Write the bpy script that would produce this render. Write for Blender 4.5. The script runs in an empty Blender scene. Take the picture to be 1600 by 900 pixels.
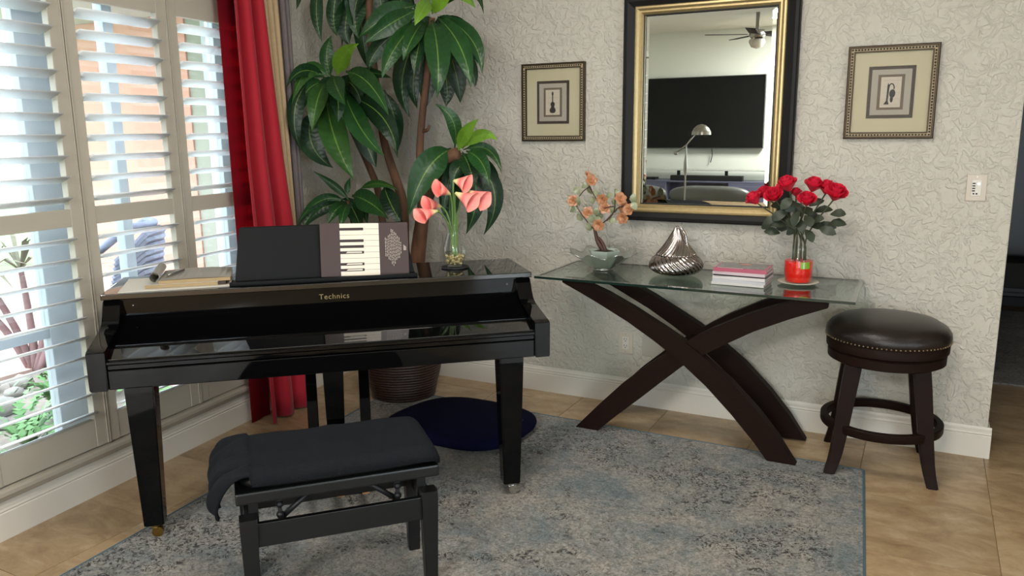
import bpy, bmesh, math, random
from mathutils import Vector, Matrix
random.seed(7)
PI = math.pi
S = bpy.context.scene
COL = S.collection
# ------------------------------------------------------------------ camera, sky, light, exposure
YAW, PITCH, ROLL = math.radians(-27.48), math.radians(11.124), math.radians(-0.587)
fw = Vector((math.sin(YAW)*math.cos(PITCH), math.cos(YAW)*math.cos(PITCH), -math.sin(PITCH)))
rt = Vector((math.cos(YAW), -math.sin(YAW), 0)); up = rt.cross(fw)
rt2 = rt*math.cos(ROLL)+up*math.sin(ROLL); up2 = rt2.cross(fw)
cam = bpy.data.cameras.new('camera'); camo = bpy.data.objects.new('camera', cam); COL.objects.link(camo)
cam.sensor_width = 36; cam.lens = 1244/1600*36; cam.clip_start = 0.02; cam.clip_end = 200
camo.matrix_world = Matrix(((rt2.x, up2.x, -fw.x, 0), (rt2.y, up2.y, -fw.y, 0), (rt2.z, up2.z, -fw.z, 1.45), (0, 0, 0, 1)))
S.camera = camo
S.view_settings.view_transform = 'Standard'; S.view_settings.look = 'None'
S.view_settings.gamma = 1; S.view_settings.use_curve_mapping = False
S.view_settings.exposure = 0.88
S.cycles.use_denoising = True
S.cycles.max_bounces = 10; S.cycles.transparent_max_bounces = 24; S.cycles.glossy_bounces = 6
S.cycles.caustics_reflective = False; S.cycles.caustics_refractive = False
W = bpy.data.worlds.new('sky'); S.world = W; W.use_nodes = True
wn = W.node_tree.nodes; wl = W.node_tree.links
bg = wn['Background']; bg.inputs['Color'].default_value = (0.80, 0.90, 1.0, 1); bg.inputs['Strength'].default_value = 5.4

def area(name, loc, rot, sx, sy, power, color, portal=False):
    l = bpy.data.lights.new(name, 'AREA'); l.shape = 'RECTANGLE'; l.size = sx; l.size_y = sy
    l.energy = power; l.color = color
    if portal: l.cycles.is_portal = True
    o = bpy.data.objects.new(name, l); o.location = loc; o.rotation_euler = rot; COL.objects.link(o); return o
# unseen fill lights added under the ceiling; sky portals of window and doors
area('fill_light', (-1.0, 2.0, 2.83), (0, 0, 0), 0.9, 0.9, 21, (1.0, 0.95, 0.88))
area('fill_light', (1.8, 2.4, 2.83), (0, 0, 0), 0.7, 0.7, 3, (1.0, 0.95, 0.88))
area('fill_light', (-0.9, -2.8, 2.83), (0, 0, 0), 0.9, 0.9, 130, (1.0, 0.97, 0.92))
# left wall frame: local x runs along the wall from the back corner towards the camera, local y into the room
WL = math.radians(5.04)
XN, YB = -2.748, 3.935
CORNER = Vector(((XN-math.sin(WL)*3.931)/math.cos(WL), 3.931, 0))
LW = Matrix.Translation(CORNER) @ Matrix.Rotation(math.atan2(-math.cos(WL), math.sin(WL)), 4, 'Z')
po = area('window_portal', (0, 0, 0), (0, 0, 0), 2.7, 1.95, 1, (1, 1, 1), True)
po.matrix_world = LW @ Matrix.Translation((2.2, -0.30, 1.15)) @ Matrix.Rotation(PI/2, 4, 'X')
area('window_portal', (4.36, -0.9, 1.15), (0, PI/2, 0), 2.2, 2.0, 1, (1, 1, 1), True)
area('window_portal', (1.3, -4.16, 1.15), (PI/2, 0, 0), 2.2, 2.3, 1, (1, 1, 1), True)

# ------------------------------------------------------------------ helpers
def link(name, data, parent=None, m=None):
    o = bpy.data.objects.new(name, data); COL.objects.link(o)
    if parent: o.parent = parent
    if m is not None: o.matrix_local = m
    return o
def tag(o, label=None, cat=None, group=None, kind=None):
    if label: o['label'] = label
    if cat: o['category'] = cat
    if group: o['group'] = group
    if kind: o['kind'] = kind
    return o
def thing(name, label, cat, loc=(0, 0, 0), rz=0, group=None):
    o = link(name, None); o.location = loc; o.rotation_euler = (0, 0, rz)
    return tag(o, label, cat, group)
def copy_tree(o, parent=None):
    c = o.copy(); COL.objects.link(c)
    if parent: c.parent = parent
    for ch in list(o.children): copy_tree(ch, c)
    return c
def setmat(me, mats):
    for m in (mats if isinstance(mats, (list, tuple)) else [mats]): me.materials.append(m)
def fin(name, bm, mat, parent=None, smooth=False, m=None, auto=None):
    me = bpy.data.meshes.new(name)
    bmesh.ops.recalc_face_normals(bm, faces=bm.faces)
    bm.to_mesh(me); bm.free(); setmat(me, mat)
    if smooth:
        for p in me.polygons: p.use_smooth = True
        if auto: me.set_sharp_from_angle(angle=math.radians(auto))
    return link(name, me, parent, m)
def bx(bm, c, s, rot=None, bev=0.0, seg=2, mi=0):
    """box of size s centred at c"""
    r = bmesh.ops.create_cube(bm, size=1.0)
    vs = r['verts']
    bmesh.ops.scale(bm, vec=s, verts=vs)
    fs = set(f for v in vs for f in v.link_faces)
    if bev:
        es = list(set(e for v in vs for e in v.link_edges))
        q = bmesh.ops.bevel(bm, geom=es, offset=bev, segments=seg, affect='EDGES', profile=0.6)
        vs = list(set(v for f in q['faces'] for v in f.verts) | set(v for v in vs if v.is_valid))
        fs = set(f for v in vs for f in v.link_faces)
    for f in fs: f.material_index = mi
    if rot is not None: bmesh.ops.rotate(bm, cent=(0, 0, 0), matrix=rot, verts=vs)
    bmesh.ops.translate(bm, vec=c, verts=vs)
    return vs
def b2(bm, x0, x1, y0, y1, z0, z1, bev=0.0, seg=2, mi=0):
    return bx(bm, ((x0+x1)/2, (y0+y1)/2, (z0+z1)/2), (abs(x1-x0), abs(y1-y0), abs(z1-z0)), None, bev, seg, mi)
def BX(name, x0, x1, y0, y1, z0, z1, mat, parent=None, bev=0.0, m=None, smooth=False):
    bm = bmesh.new(); b2(bm, x0, x1, y0, y1, z0, z1, bev)
    return fin(name, bm, mat, parent, smooth, m, 40 if smooth else None)
def prism(bm, pts, y0, y1, axes='xz', mi=0):
    """extrude a polygon (list of 2D points) between two depths; axes: which plane the polygon lies in"""
    def mk(a, b, d):
        return {'xz': (a, d, b), 'yz': (d, a, b), 'xy': (a, b, d)}[axes]
    A = [bm.verts.new(mk(a, b, y0)) for a, b in pts]; B = [bm.verts.new(mk(a, b, y1)) for a, b in pts]
    n = len(pts); fs = [bm.faces.new(A), bm.faces.new(B[::-1])]
    for i in range(n): fs.append(bm.faces.new((A[i], A[(i+1) % n], B[(i+1) % n], B[i])))
    for f in fs: f.material_index = mi
    return A+B
def lathe(bm, prof, seg=32, c=(0, 0, 0), mi=0, closed=False, rfun=None):
    rings = []
    for k, (r, z) in enumerate(prof):
        if r < 1e-5: rings.append([bm.verts.new((c[0], c[1], c[2]+z))])
        else:
            ring = []
            for i in range(seg):
                a = 2*PI*i/seg; rr = r*(rfun(a, z) if rfun else 1)
                ring.append(bm.verts.new((c[0]+rr*math.cos(a), c[1]+rr*math.sin(a), c[2]+z)))
            rings.append(ring)
    for k in range(len(rings)-1):
        A, B = rings[k], rings[k+1]
        for i in range(seg):
            j = (i+1) % seg
            if len(A) == 1 and len(B) == 1: continue
            if len(A) == 1: f = bm.faces.new((A[0], B[i], B[j]))
            elif len(B) == 1: f = bm.faces.new((A[i], A[j], B[0]))
            else: f = bm.faces.new((A[i], A[j], B[j], B[i]))
            f.material_index = mi
    return rings
def tube(bm, pts, rad, seg=8, mi=0, cap=True):
    pts = [Vector(p) for p in pts]; n = len(pts)
    if not isinstance(rad, (list, tuple)): rad = [rad]*n
    ref = Vector((0.3, 0.2, 1)); rings = []; prev = None
    for i, p in enumerate(pts):
        t = (pts[min(i+1, n-1)]-pts[max(i-1, 0)]).normalized()
        if prev is None:
            a = t.cross(ref)
            if a.length < 0.1: a = t.cross(Vector((1, 0, 0)))
            a.normalize()
        else:
            a = (prev-t*prev.dot(t)).normalized()
        prev = a; b = t.cross(a)
        rings.append([bm.verts.new(p+(a*math.cos(2*PI*k/seg)+b*math.sin(2*PI*k/seg))*rad[i]) for k in range(seg)])
    for i in range(n-1):
        for k in range(seg):
            f = bm.faces.new((rings[i][k], rings[i][(k+1) % seg], rings[i+1][(k+1) % seg], rings[i+1][k])); f.material_index = mi
    if cap:
        for r in (rings[0][::-1], rings[-1]):
            f = bm.faces.new(r); f.material_index = mi
def spline(pts, sub=6):
    """Catmull-Rom through tuples of any length"""
    out = []; n = len(pts)
    for i in range(n-1):
        p0 = pts[max(i-1, 0)]; p1 = pts[i]; p2 = pts[i+1]; p3 = pts[min(i+2, n-1)]
        for s in range(sub):
            t = s/sub
            out.append(tuple(0.5*((2*b)+(-a+c)*t+(2*a-5*b+4*c-d)*t*t+(-a+3*b-3*c+d)*t**3) for a, b, c, d in zip(p0, p1, p2, p3)))
    out.append(tuple(pts[-1])); return out
def TUBE(name, pts, rad, mat, parent=None, seg=8, sub=5, smooth=True):
    bm = bmesh.new()
    if sub > 1:
        r = rad if isinstance(rad, (list, tuple)) else [rad]*len(pts)
        q = spline([tuple(p)+(rr,) for p, rr in zip(pts, r)], sub)
        tube(bm, [p[:3] for p in q], [p[3] for p in q], seg)
    else: tube(bm, pts, rad, seg)
    return fin(name, bm, mat, parent, smooth)
# ------------------------------------------------------------------ materials
def nt(name):
    m = bpy.data.materials.new(name); m.use_nodes = True
    N = m.node_tree.nodes; L = m.node_tree.links; P = N['Principled BSDF']
    return m, N, L, P
def rgb(h):  # sRGB 0-255 -> linear
    return tuple(((c/255)/12.92 if c/255 <= 0.04045 else ((c/255+0.055)/1.055)**2.4) for c in h)+(1,)
def mat(name, col, rough=0.5, metal=0.0, noise=0.0, nscale=20, bump=0.0, bscale=80, coat=0.0, spec=0.5, sheen=0.0, trans=0.0, stretch=None, ior=1.5):
    m, N, L, P = nt(name); c = rgb(col)
    P.inputs['Base Color'].default_value = c; P.inputs['Roughness'].default_value = rough
    P.inputs['Metallic'].default_value = metal; P.inputs['Specular IOR Level'].default_value = spec
    P.inputs['Coat Weight'].default_value = coat; P.inputs['Coat Roughness'].default_value = 0.04
    P.inputs['Sheen Weight'].default_value = sheen; P.inputs['IOR'].default_value = ior
    P.inputs['Transmission Weight'].default_value = trans
    if noise or bump:
        tc = N.new('ShaderNodeTexCoord'); vec = tc.outputs['Object']
        if stretch:
            mp = N.new('ShaderNodeMapping'); mp.inputs['Scale'].default_value = stretch; L.new(vec, mp.inputs[0]); vec = mp.outputs[0]
    if noise:
        t = N.new('ShaderNodeTexNoise'); t.inputs['Scale'].default_value = nscale; t.inputs['Detail'].default_value = 5
        L.new(vec, t.inputs['Vector'])
        mx = N.new('ShaderNodeMix'); mx.data_type = 'RGBA'
        mx.inputs[6].default_value = tuple(max(0, x*(1-noise)) for x in c[:3])+(1,)
        mx.inputs[7].default_value = tuple(min(1, x*(1+noise)) for x in c[:3])+(1,)
        L.new(t.outputs['Fac'], mx.inputs[0]); L.new(mx.outputs[2], P.inputs['Base Color'])
    if bump:
        t = N.new('ShaderNodeTexNoise'); t.inputs['Scale'].default_value = bscale; t.inputs['Detail'].default_value = 4
        L.new(vec, t.inputs['Vector'])
        b = N.new('ShaderNodeBump'); b.inputs['Strength'].default_value = bump; b.inputs['Distance'].default_value = 0.004
        L.new(t.outputs['Fac'], b.inputs['Height']); L.new(b.outputs[0], P.inputs['Normal'])
    return m
def glassmat(name, col, refl=0.9, rough=0.0, base=0.04):
    """clear glass: coloured see-through plus a Fresnel mirror"""
    m = bpy.data.materials.new(name); m.use_nodes = True; N = m.node_tree.nodes; L = m.node_tree.links; N.clear()
    out = N.new('ShaderNodeOutputMaterial'); mx = N.new('ShaderNodeMixShader'); tr = N.new('ShaderNodeBsdfTransparent')
    gl = N.new('ShaderNodeBsdfGlossy'); gl.inputs['Roughness'].default_value = rough
    gl.inputs['Color'].default_value = (refl, refl, refl, 1); tr.inputs['Color'].default_value = col+(1,)
    fr = N.new('ShaderNodeLayerWeight'); fr.inputs['Blend'].default_value = 0.5     # facing: same on both sides of a pane
    pw = N.new('ShaderNodeMath'); pw.operation = 'POWER'; pw.inputs[1].default_value = 4.2; L.new(fr.outputs['Facing'], pw.inputs[0])
    mr = N.new('ShaderNodeMath'); mr.operation = 'MULTIPLY_ADD'; mr.inputs[1].default_value = 0.9; mr.inputs[2].default_value = base
    L.new(pw.outputs[0], mr.inputs[0]); L.new(mr.outputs[0], mx.inputs[0]); L.new(tr.outputs[0], mx.inputs[1]); L.new(gl.outputs[0], mx.inputs[2])
    L.new(mx.outputs[0], out.inputs[0]); return m

M = {}
M['piano'] = mat('black_lacquer', (6, 6, 7), 0.05, spec=0.25)
M['piano_top'] = mat('black_lacquer_top', (6, 6, 7), 0.03, spec=0.95)
M['black_satin'] = mat('black_satin_wood', (13, 13, 14), 0.35, noise=0.2, nscale=30, stretch=(4, 1, 1))
M['matte_black'] = mat('matte_black_board', (15, 16, 18), 0.5, spec=0.15)
M['walnut'] = mat('espresso_wood', (30, 18, 14), 0.5, noise=0.35, nscale=14, stretch=(2, 2, 12), spec=0.08)
M['leather'] = mat('dark_brown_leather', (30, 22, 19), 0.30, spec=0.4, noise=0.2, nscale=8, bump=0.25, bscale=260)
M['nail'] = mat('antique_brass_nail', (150, 128, 100), 0.3, 1.0)
M['white'] = mat('white_paint', (176, 168, 154), 0.45)
M['shutter'] = mat('shutter_paint', (234, 238, 240), 0.42)
M['trim'] = mat('trim_paint', (214, 207, 196), 0.45)
M['ceiling'] = mat('ceiling_paint', (226, 224, 216), 0.8)
M['farwall'] = mat('rear_wall_paint', (232, 234, 226), 0.8)
M['shadewall'] = mat('hall_shade_tone', (30, 25, 22), 0.9)  # the hall's lack of light, put into its wall colour
M['red'] = mat('red_curtain', (178, 22, 42), 0.7, noise=0.12, nscale=60, sheen=0.0)
M['beige'] = mat('beige_curtain', (184, 158, 122), 0.75, noise=0.1, nscale=60)
M['grey'] = mat('grey_curtain', (108, 98, 98), 0.75, noise=0.15, nscale=60)
M['brass'] = mat('worn_brass', (150, 118, 62), 0.28, 1.0, noise=0.3, nscale=90)
M['pedal'] = mat('pedal_brass', (196, 146, 100), 0.35, 0.45)
M['chrome'] = mat('chrome', (200, 198, 194), 0.14, 1.0)
M['silver'] = mat('silver_glaze', (176, 168, 166), 0.10, 1.0)
M['navy'] = mat('navy_plush', (9, 10, 38), 0.95, noise=0.25, nscale=25, bump=0.5, bscale=300, spec=0.1)
M['towel'] = mat('charcoal_terry', (27, 29, 33), 0.98, noise=0.3, nscale=160, bump=0.6, bscale=420, spec=0.1)
M['paper'] = mat('cream_paper', (206, 200, 188), 0.7, noise=0.05, nscale=12)
M['kraft'] = mat('aged_paper', (170, 146, 108), 0.75, noise=0.15, nscale=30)
M['frameblack'] = mat('black_frame_wood', (18, 16, 15), 0.5, spec=0.25, noise=0.3, nscale=30, stretch=(1, 1, 8))
M['gold'] = mat('champagne_gold_leaf', (190, 168, 122), 0.38, 0.75, noise=0.15, nscale=60)
M['mirror'] = mat('mirror_silver', (232, 238, 234), 0.0, 1.0)
M['channel'] = mat('tan_frame_channel', (178, 158, 124), 0.5)
M['bronze'] = mat('bronze_frame', (70, 58, 44), 0.4, 0.7, noise=0.3, nscale=60)
M['mat_cream'] = mat('cream_mat_board', (194, 180, 152), 0.7)
M['print_dark'] = mat('dark_brown_mat', (58, 42, 34), 0.6)
M['print_taupe'] = mat('taupe_mat', (168, 156, 144), 0.7)
M['print_brown'] = mat('brown_mat', (104, 86, 72), 0.7)
M['print_ivory'] = mat('ivory_print', (198, 182, 166), 0.7, noise=0.1, nscale=50)
M['ink'] = mat('black_ink', (30, 26, 24), 0.6)
M['plate'] = mat('ivory_plastic', (200, 188, 172), 0.4)
M['plate_grey'] = mat('painted_wall_plate', (176, 170, 158), 0.6)
M['socket'] = mat('socket_plastic', (214, 208, 198), 0.35)
M['dark'] = mat('dark_slot', (22, 20, 20), 0.6)
M['glass'] = glassmat('clear_glass', (0.985, 0.99, 0.985))
M['glazing'] = glassmat('anti_glare_glazing', (0.97, 0.98, 0.97), refl=0.35, rough=0.1, base=0.015)
M['pane'] = glassmat('window_pane', (0.96, 0.98, 0.98), base=0.03)
M['table_glass'] = glassmat('green_tint_glass', (0.76, 0.84, 0.80), base=0.06)
M['table_edge'] = mat('green_glass_edge', (26, 44, 38), 0.08)
M['bowl_glass'] = glassmat('pressed_glass', (0.86, 0.89, 0.87), rough=0.08, base=0.30)
M['stem'] = mat('calla_stem', (94, 128, 62), 0.45)
M['celadon'] = mat('celadon_glaze', (170, 182, 170), 0.3)
M['bark'] = mat('brown_bark', (94, 64, 44), 0.75, noise=0.9, nscale=26, bump=1.0, bscale=40, stretch=(1, 1, 0.25))
M['branch'] = mat('jade_tree_branch', (78, 50, 40), 0.6, noise=0.3, nscale=60, bump=0.5, bscale=90)
M['wire'] = mat('dark_wire_stem', (36, 34, 26), 0.6)
M['jade'] = mat('pale_jade_leaf', (146, 152, 118), 0.25, noise=0.3, nscale=60)
M['agate'] = mat('orange_agate_petal', (180, 124, 88), 0.25, noise=0.5, nscale=80)
M['rose'] = mat('red_silk_rose', (220, 30, 62), 0.6, noise=0.2, nscale=60)
M['roseleaf'] = mat('dark_rose_leaf', (44, 54, 38), 0.5, noise=0.35, nscale=40)
M['rosestem'] = mat('rose_stem', (58, 66, 38), 0.55)
M['redgel'] = mat('red_vase_filling', (222, 30, 14), 0.18, noise=0.1, nscale=40)
M['greengel'] = mat('green_vase_filling', (130, 170, 30), 0.3)
M['saucer'] = mat('glazed_saucer', (196, 188, 170), 0.25)
M['pebble'] = mat('polished_pebble', (196, 182, 140), 0.2, noise=0.5, nscale=60)
M['pot'] = mat('brown_wicker', (56, 36, 30), 0.38, noise=0.3, nscale=50)
M['soil'] = mat('dark_moss', (44, 38, 26), 0.95, noise=0.5, nscale=60, bump=0.9)
M['peach'] = mat('peach_stucco', (188, 144, 128), 0.9, noise=0.05, nscale=6)
M['extwhite'] = mat('exterior_white_paint', (176, 184, 192), 0.6)
M['extgrey'] = mat('exterior_shade_fabric', (140, 144, 132), 0.8)
M['paver'] = mat('pink_paver', (190, 156, 146), 0.85, noise=0.2, nscale=9)
M['gravel'] = mat('garden_gravel', (120, 110, 100), 0.9, noise=0.5, nscale=16)
M['rock'] = mat('grey_rock', (138, 132, 126), 0.85, noise=0.35, nscale=14, bump=0.6, bscale=20)
M['fern'] = mat('bright_fern', (84, 128, 68), 0.6, noise=0.3, nscale=12)
M['cordyline'] = mat('cordyline_blade', (120, 116, 96), 0.6, noise=0.3, nscale=14)
M['cordstem'] = mat('cordyline_stem', (122, 92, 92), 0.8)
M['wicker'] = mat('grey_outdoor_wicker', (92, 96, 116), 0.7, noise=0.35, nscale=70)
M['lawn'] = mat('lawn', (90, 124, 66), 0.9, noise=0.3, nscale=6)
M['tvscreen'] = mat('tv_screen', (5, 5, 7), 0.05, spec=0.3)
M['tvedge'] = mat('tv_bezel', (120, 120, 122), 0.35, 0.8)
M['cab'] = mat('blue_grey_cabinet', (92, 94, 116), 0.5)
M['sofa'] = mat('grey_leather', (92, 94, 92), 0.32, noise=0.12, nscale=6)
M['steel'] = mat('brushed_steel', (158, 154, 148), 0.28, 1.0)
M['plastic'] = mat('black_plastic', (20, 20, 22), 0.5)

def stucco():
    m, N, L, P = nt('knockdown_stucco'); P.inputs['Base Color'].default_value = rgb((196, 190, 178)); P.inputs['Roughness'].default_value = 0.72
    g = N.new('ShaderNodeNewGeometry')
    n0 = N.new('ShaderNodeTexNoise'); n0.inputs['Scale'].default_value = 9; n0.inputs['Detail'].default_value = 3
    mp = N.new('ShaderNodeVectorMath'); mp.operation = 'SCALE'; mp.inputs[3].default_value = 0.07
    ad = N.new('ShaderNodeVectorMath'); ad.operation = 'ADD'
    L.new(g.outputs['Position'], n0.inputs['Vector']); L.new(n0.outputs['Color'], mp.inputs[0]); L.new(mp.outputs[0], ad.inputs[0]); L.new(g.outputs['Position'], ad.inputs[1])
    n1 = N.new('ShaderNodeTexNoise'); n1.inputs['Scale'].default_value = 26; n1.inputs['Detail'].default_value = 4; n1.inputs['Distortion'].default_value = 1.2
    n2 = N.new('ShaderNodeTexNoise'); n2.inputs['Scale'].default_value = 85; n2.inputs['Detail'].default_value = 3
    L.new(ad.outputs[0], n1.inputs['Vector']); L.new(ad.outputs[0], n2.inputs['Vector'])
    r = N.new('ShaderNodeMapRange'); r.inputs[1].default_value = 0.42; r.inputs[2].default_value = 0.60; r.interpolation_type = 'SMOOTHSTEP'
    L.new(n1.outputs['Fac'], r.inputs[0])
    a = N.new('ShaderNodeMath'); a.operation = 'MULTIPLY_ADD'; a.inputs[1].default_value = 0.55; L.new(n2.outputs['Fac'], a.inputs[0]); L.new(r.outputs[0], a.inputs[2])
    b = N.new('ShaderNodeBump'); b.inputs['Strength'].default_value = 0.72; b.inputs['Distance'].default_value = 0.005
    L.new(a.outputs[0], b.inputs['Height']); L.new(b.outputs[0], P.inputs['Normal']); return m
M['stucco'] = stucco()
def travertine():
    m, N, L, P = nt('travertine'); P.inputs['Roughness'].default_value = 0.30; P.inputs['Specular IOR Level'].default_value = 0.45
    g = N.new('ShaderNodeNewGeometry'); oi = N.new('ShaderNodeObjectInfo')
    mp = N.new('ShaderNodeMapping'); mp.inputs['Scale'].default_value = (2.0, 3.6, 1)
    of = N.new('ShaderNodeVectorMath'); of.operation = 'MULTIPLY_ADD'; of.inputs[1].default_value = (7, 11, 5)
    cb = N.new('ShaderNodeCombineXYZ')
    for i in range(3): L.new(oi.outputs['Random'], cb.inputs[i])
    L.new(cb.outputs[0], of.inputs[0]); L.new(g.outputs['Position'], of.inputs[2]); L.new(of.outputs[0], mp.inputs[0])
    n = N.new('ShaderNodeTexNoise'); n.inputs['Scale'].default_value = 2.6; n.inputs['Detail'].default_value = 12; n.inputs['Distortion'].default_value = 0.5; n.inputs['Roughness'].default_value = 0.74
    L.new(mp.outputs[0], n.inputs['Vector'])
    cr = N.new('ShaderNodeValToRGB'); e = cr.color_ramp.elements
    e[0].position = 0.28; e[0].color = rgb((132, 104, 76)); e[1].position = 0.72; e[1].color = rgb((196, 174, 144))
    k = e.new(0.5); k.color = rgb((170, 144, 110))
    L.new(n.outputs['Fac'], cr.inputs[0])
    hv = N.new('ShaderNodeHueSaturation'); mr = N.new('ShaderNodeMapRange'); mr.inputs[3].default_value = 0.88; mr.inputs[4].default_value = 1.08
    L.new(oi.outputs['Random'], mr.inputs[0]); L.new(mr.outputs[0], hv.inputs['Value']); L.new(cr.outputs[0], hv.inputs['Color'])
    L.new(hv.outputs[0], P.inputs['Base Color'])
    return m
M['stone'] = travertine()
M['grout'] = mat('grout', (150, 124, 92), 0.9)
def rugmat(name, ca, cb_, dark, amt):
    m, N, L, P = nt(name); P.inputs['Roughness'].default_value = 0.95; P.inputs['Sheen Weight'].default_value = 0.15
    g = N.new('ShaderNodeNewGeometry'); pos = g.outputs['Position']
    def noise(sc, det, dist=0, v=pos, ro=0.5):
        t = N.new('ShaderNodeTexNoise'); t.inputs['Scale'].default_value = sc; t.inputs['Detail'].default_value = det
        t.inputs['Distortion'].default_value = dist; t.inputs['Roughness'].default_value = ro; L.new(v, t.inputs['Vector']); return t.outputs['Fac']
    def rng(v, a, b, c=0, d=1):
        r = N.new('ShaderNodeMapRange'); r.inputs[1].default_value = a; r.inputs[2].default_value = b; r.inputs[3].default_value = c; r.inputs[4].default_value = d
        L.new(v, r.inputs[0]); return r.outputs[0]
    def mul(a, b):
        q = N.new('ShaderNodeMath'); q.operation = 'MULTIPLY'; L.new(a, q.inputs[0]); L.new(b, q.inputs[1]); return q.outputs[0]
    mx = N.new('ShaderNodeMix'); mx.data_type = 'RGBA'; mx.inputs[6].default_value = rgb(ca); mx.inputs[7].default_value = rgb(cb_)
    big = noise(3.2, 10, 0.5, ro=0.82); L.new(rng(big, 0.36, 0.62), mx.inputs[0])
    sp = N.new('ShaderNodeMix'); sp.data_type = 'RGBA'; sp.blend_type = 'OVERLAY'; sp.inputs[0].default_value = 0.8
    fine = noise(70, 4, 1.2); L.new(mx.outputs[2], sp.inputs[6]); L.new(rng(fine, 0.3, 0.7, 0.15, 0.85), sp.inputs[7])
    # worn scroll pattern: thin curls where a distorted noise crosses a level, only inside clusters
    curl = noise(26, 1.5, 2.4)
    ab = N.new('ShaderNodeMath'); ab.operation = 'SUBTRACT'; L.new(curl, ab.inputs[0]); ab.inputs[1].default_value = 0.5
    aa = N.new('ShaderNodeMath'); aa.operation = 'ABSOLUTE'; L.new(ab.outputs[0], aa.inputs[0])
    line = rng(aa.outputs[0], 0.022, 0.040, 1, 0)
    brk = rng(noise(42, 1), 0.50, 0.54)
    cl = rng(noise(1.9, 5, 0.8, ro=0.72), 0.49, 0.55)
    blob = rng(noise(36, 1.5, 2.2), 0.580, 0.60)
    mb = N.new('ShaderNodeMath'); mb.operation = 'MAXIMUM'; L.new(mul(line, brk), mb.inputs[0]); L.new(blob, mb.inputs[1])
    mk = mul(mb.outputs[0], cl)
    am = N.new('ShaderNodeMath'); am.operation = 'MULTIPLY'; am.inputs[1].default_value = amt; L.new(mk, am.inputs[0])
    f = N.new('ShaderNodeMix'); f.data_type = 'RGBA'; f.inputs[7].default_value = rgb(dark)
    L.new(am.outputs[0], f.inputs[0]); L.new(sp.outputs[2], f.inputs[6]); L.new(f.outputs[2], P.inputs['Base Color'])
    b = N.new('ShaderNodeBump'); b.inputs['Strength'].default_value = 0.5; b.inputs['Distance'].default_value = 0.003
    n3 = noise(330, 2); L.new(n3, b.inputs['Height']); L.new(b.outputs[0], P.inputs['Normal']); return m
M['rug'] = rugmat('distressed_rug', (86, 98, 102), (142, 134, 124), (26, 18, 16), 1.0)
M['rugedge'] = mat('rug_binding', (70, 94, 106), 0.95, noise=0.2, nscale=60)
M['hallrug'] = rugmat('hall_rug', (84, 80, 76), (140, 130, 120), (24, 20, 18), 0.8)
def leafmat():
    m, N, L, P = nt('dracaena_leaf'); P.inputs['Roughness'].default_value = 0.38; P.inputs['Specular IOR Level'].default_value = 0.4
    uv = N.new('ShaderNodeUVMap'); uv.uv_map = 'UVMap'; sx = N.new('ShaderNodeSeparateXYZ'); L.new(uv.outputs[0], sx.inputs[0])
    d = N.new('ShaderNodeMath'); d.operation = 'SUBTRACT'; d.inputs[1].default_value = 0.5; L.new(sx.outputs[0], d.inputs[0])
    a = N.new('ShaderNodeMath'); a.operation = 'ABSOLUTE'; L.new(d.outputs[0], a.inputs[0])
    r = N.new('ShaderNodeMapRange'); r.inputs[1].default_value = 0.006; r.inputs[2].default_value = 0.035; r.inputs[3].default_value = 0.6; r.inputs[4].default_value = 0
    L.new(a.outputs[0], r.inputs[0])
    at = N.new('ShaderNodeAttribute'); at.attribute_name = 'tone'; 
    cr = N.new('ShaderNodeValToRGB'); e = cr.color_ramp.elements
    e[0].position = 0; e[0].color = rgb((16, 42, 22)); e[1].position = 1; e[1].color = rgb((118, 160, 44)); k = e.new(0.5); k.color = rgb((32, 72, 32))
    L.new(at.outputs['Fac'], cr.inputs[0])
    tc = N.new('ShaderNodeTexNoise'); tc.inputs['Scale'].default_value = 16; tc.inputs['Detail'].default_value = 4
    g = N.new('ShaderNodeNewGeometry'); L.new(g.outputs['Position'], tc.inputs['Vector'])
    hv = N.new('ShaderNodeHueSaturation'); mr = N.new('ShaderNodeMapRange'); mr.inputs[3].default_value = 0.6; mr.inputs[4].default_value = 1.4
    L.new(tc.outputs['Fac'], mr.inputs[0]); L.new(mr.outputs[0], hv.inputs['Value']); L.new(cr.outputs[0], hv.inputs['Color'])
    mx = N.new('ShaderNodeMix'); mx.data_type = 'RGBA'; mx.inputs[7].default_value = rgb((126, 158, 66))
    L.new(r.outputs[0], mx.inputs[0]); L.new(hv.outputs[0], mx.inputs[6]); L.new(mx.outputs[2], P.inputs['Base Color'])
    wv = N.new('ShaderNodeTexWave'); wv.inputs['Scale'].default_value = 4; wv.inputs['Distortion'].default_value = 5; wv.bands_direction = 'Y'
    L.new(uv.outputs[0], wv.inputs['Vector'])
    b = N.new('ShaderNodeBump'); b.inputs['Strength'].default_value = 0.14; b.inputs['Distance'].default_value = 0.005
    L.new(wv.outputs['Fac'], b.inputs['Height']); L.new(b.outputs[0], P.inputs['Normal']); return m
M['leaf'] = leafmat()
def petalmat():
    m, N, L, P = nt('calla_petal'); P.inputs['Roughness'].default_value = 0.5
    uv = N.new('ShaderNodeUVMap'); uv.uv_map = 'UVMap'; sx = N.new('ShaderNodeSeparateXYZ'); L.new(uv.outputs[0], sx.inputs[0])
    cr = N.new('ShaderNodeValToRGB'); e = cr.color_ramp.elements
    e[0].position = 0.0; e[0].color = rgb((196, 204, 120)); e[1].position = 1; e[1].color = rgb((238, 150, 138))
    k = e.new(0.28); k.color = rgb((236, 208, 160)); k = e.new(0.55); k.color = rgb((232, 104, 104))
    L.new(sx.outputs[1], cr.inputs[0]); L.new(cr.outputs[0], P.inputs['Base Color']); return m
M['calla'] = petalmat()

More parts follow.
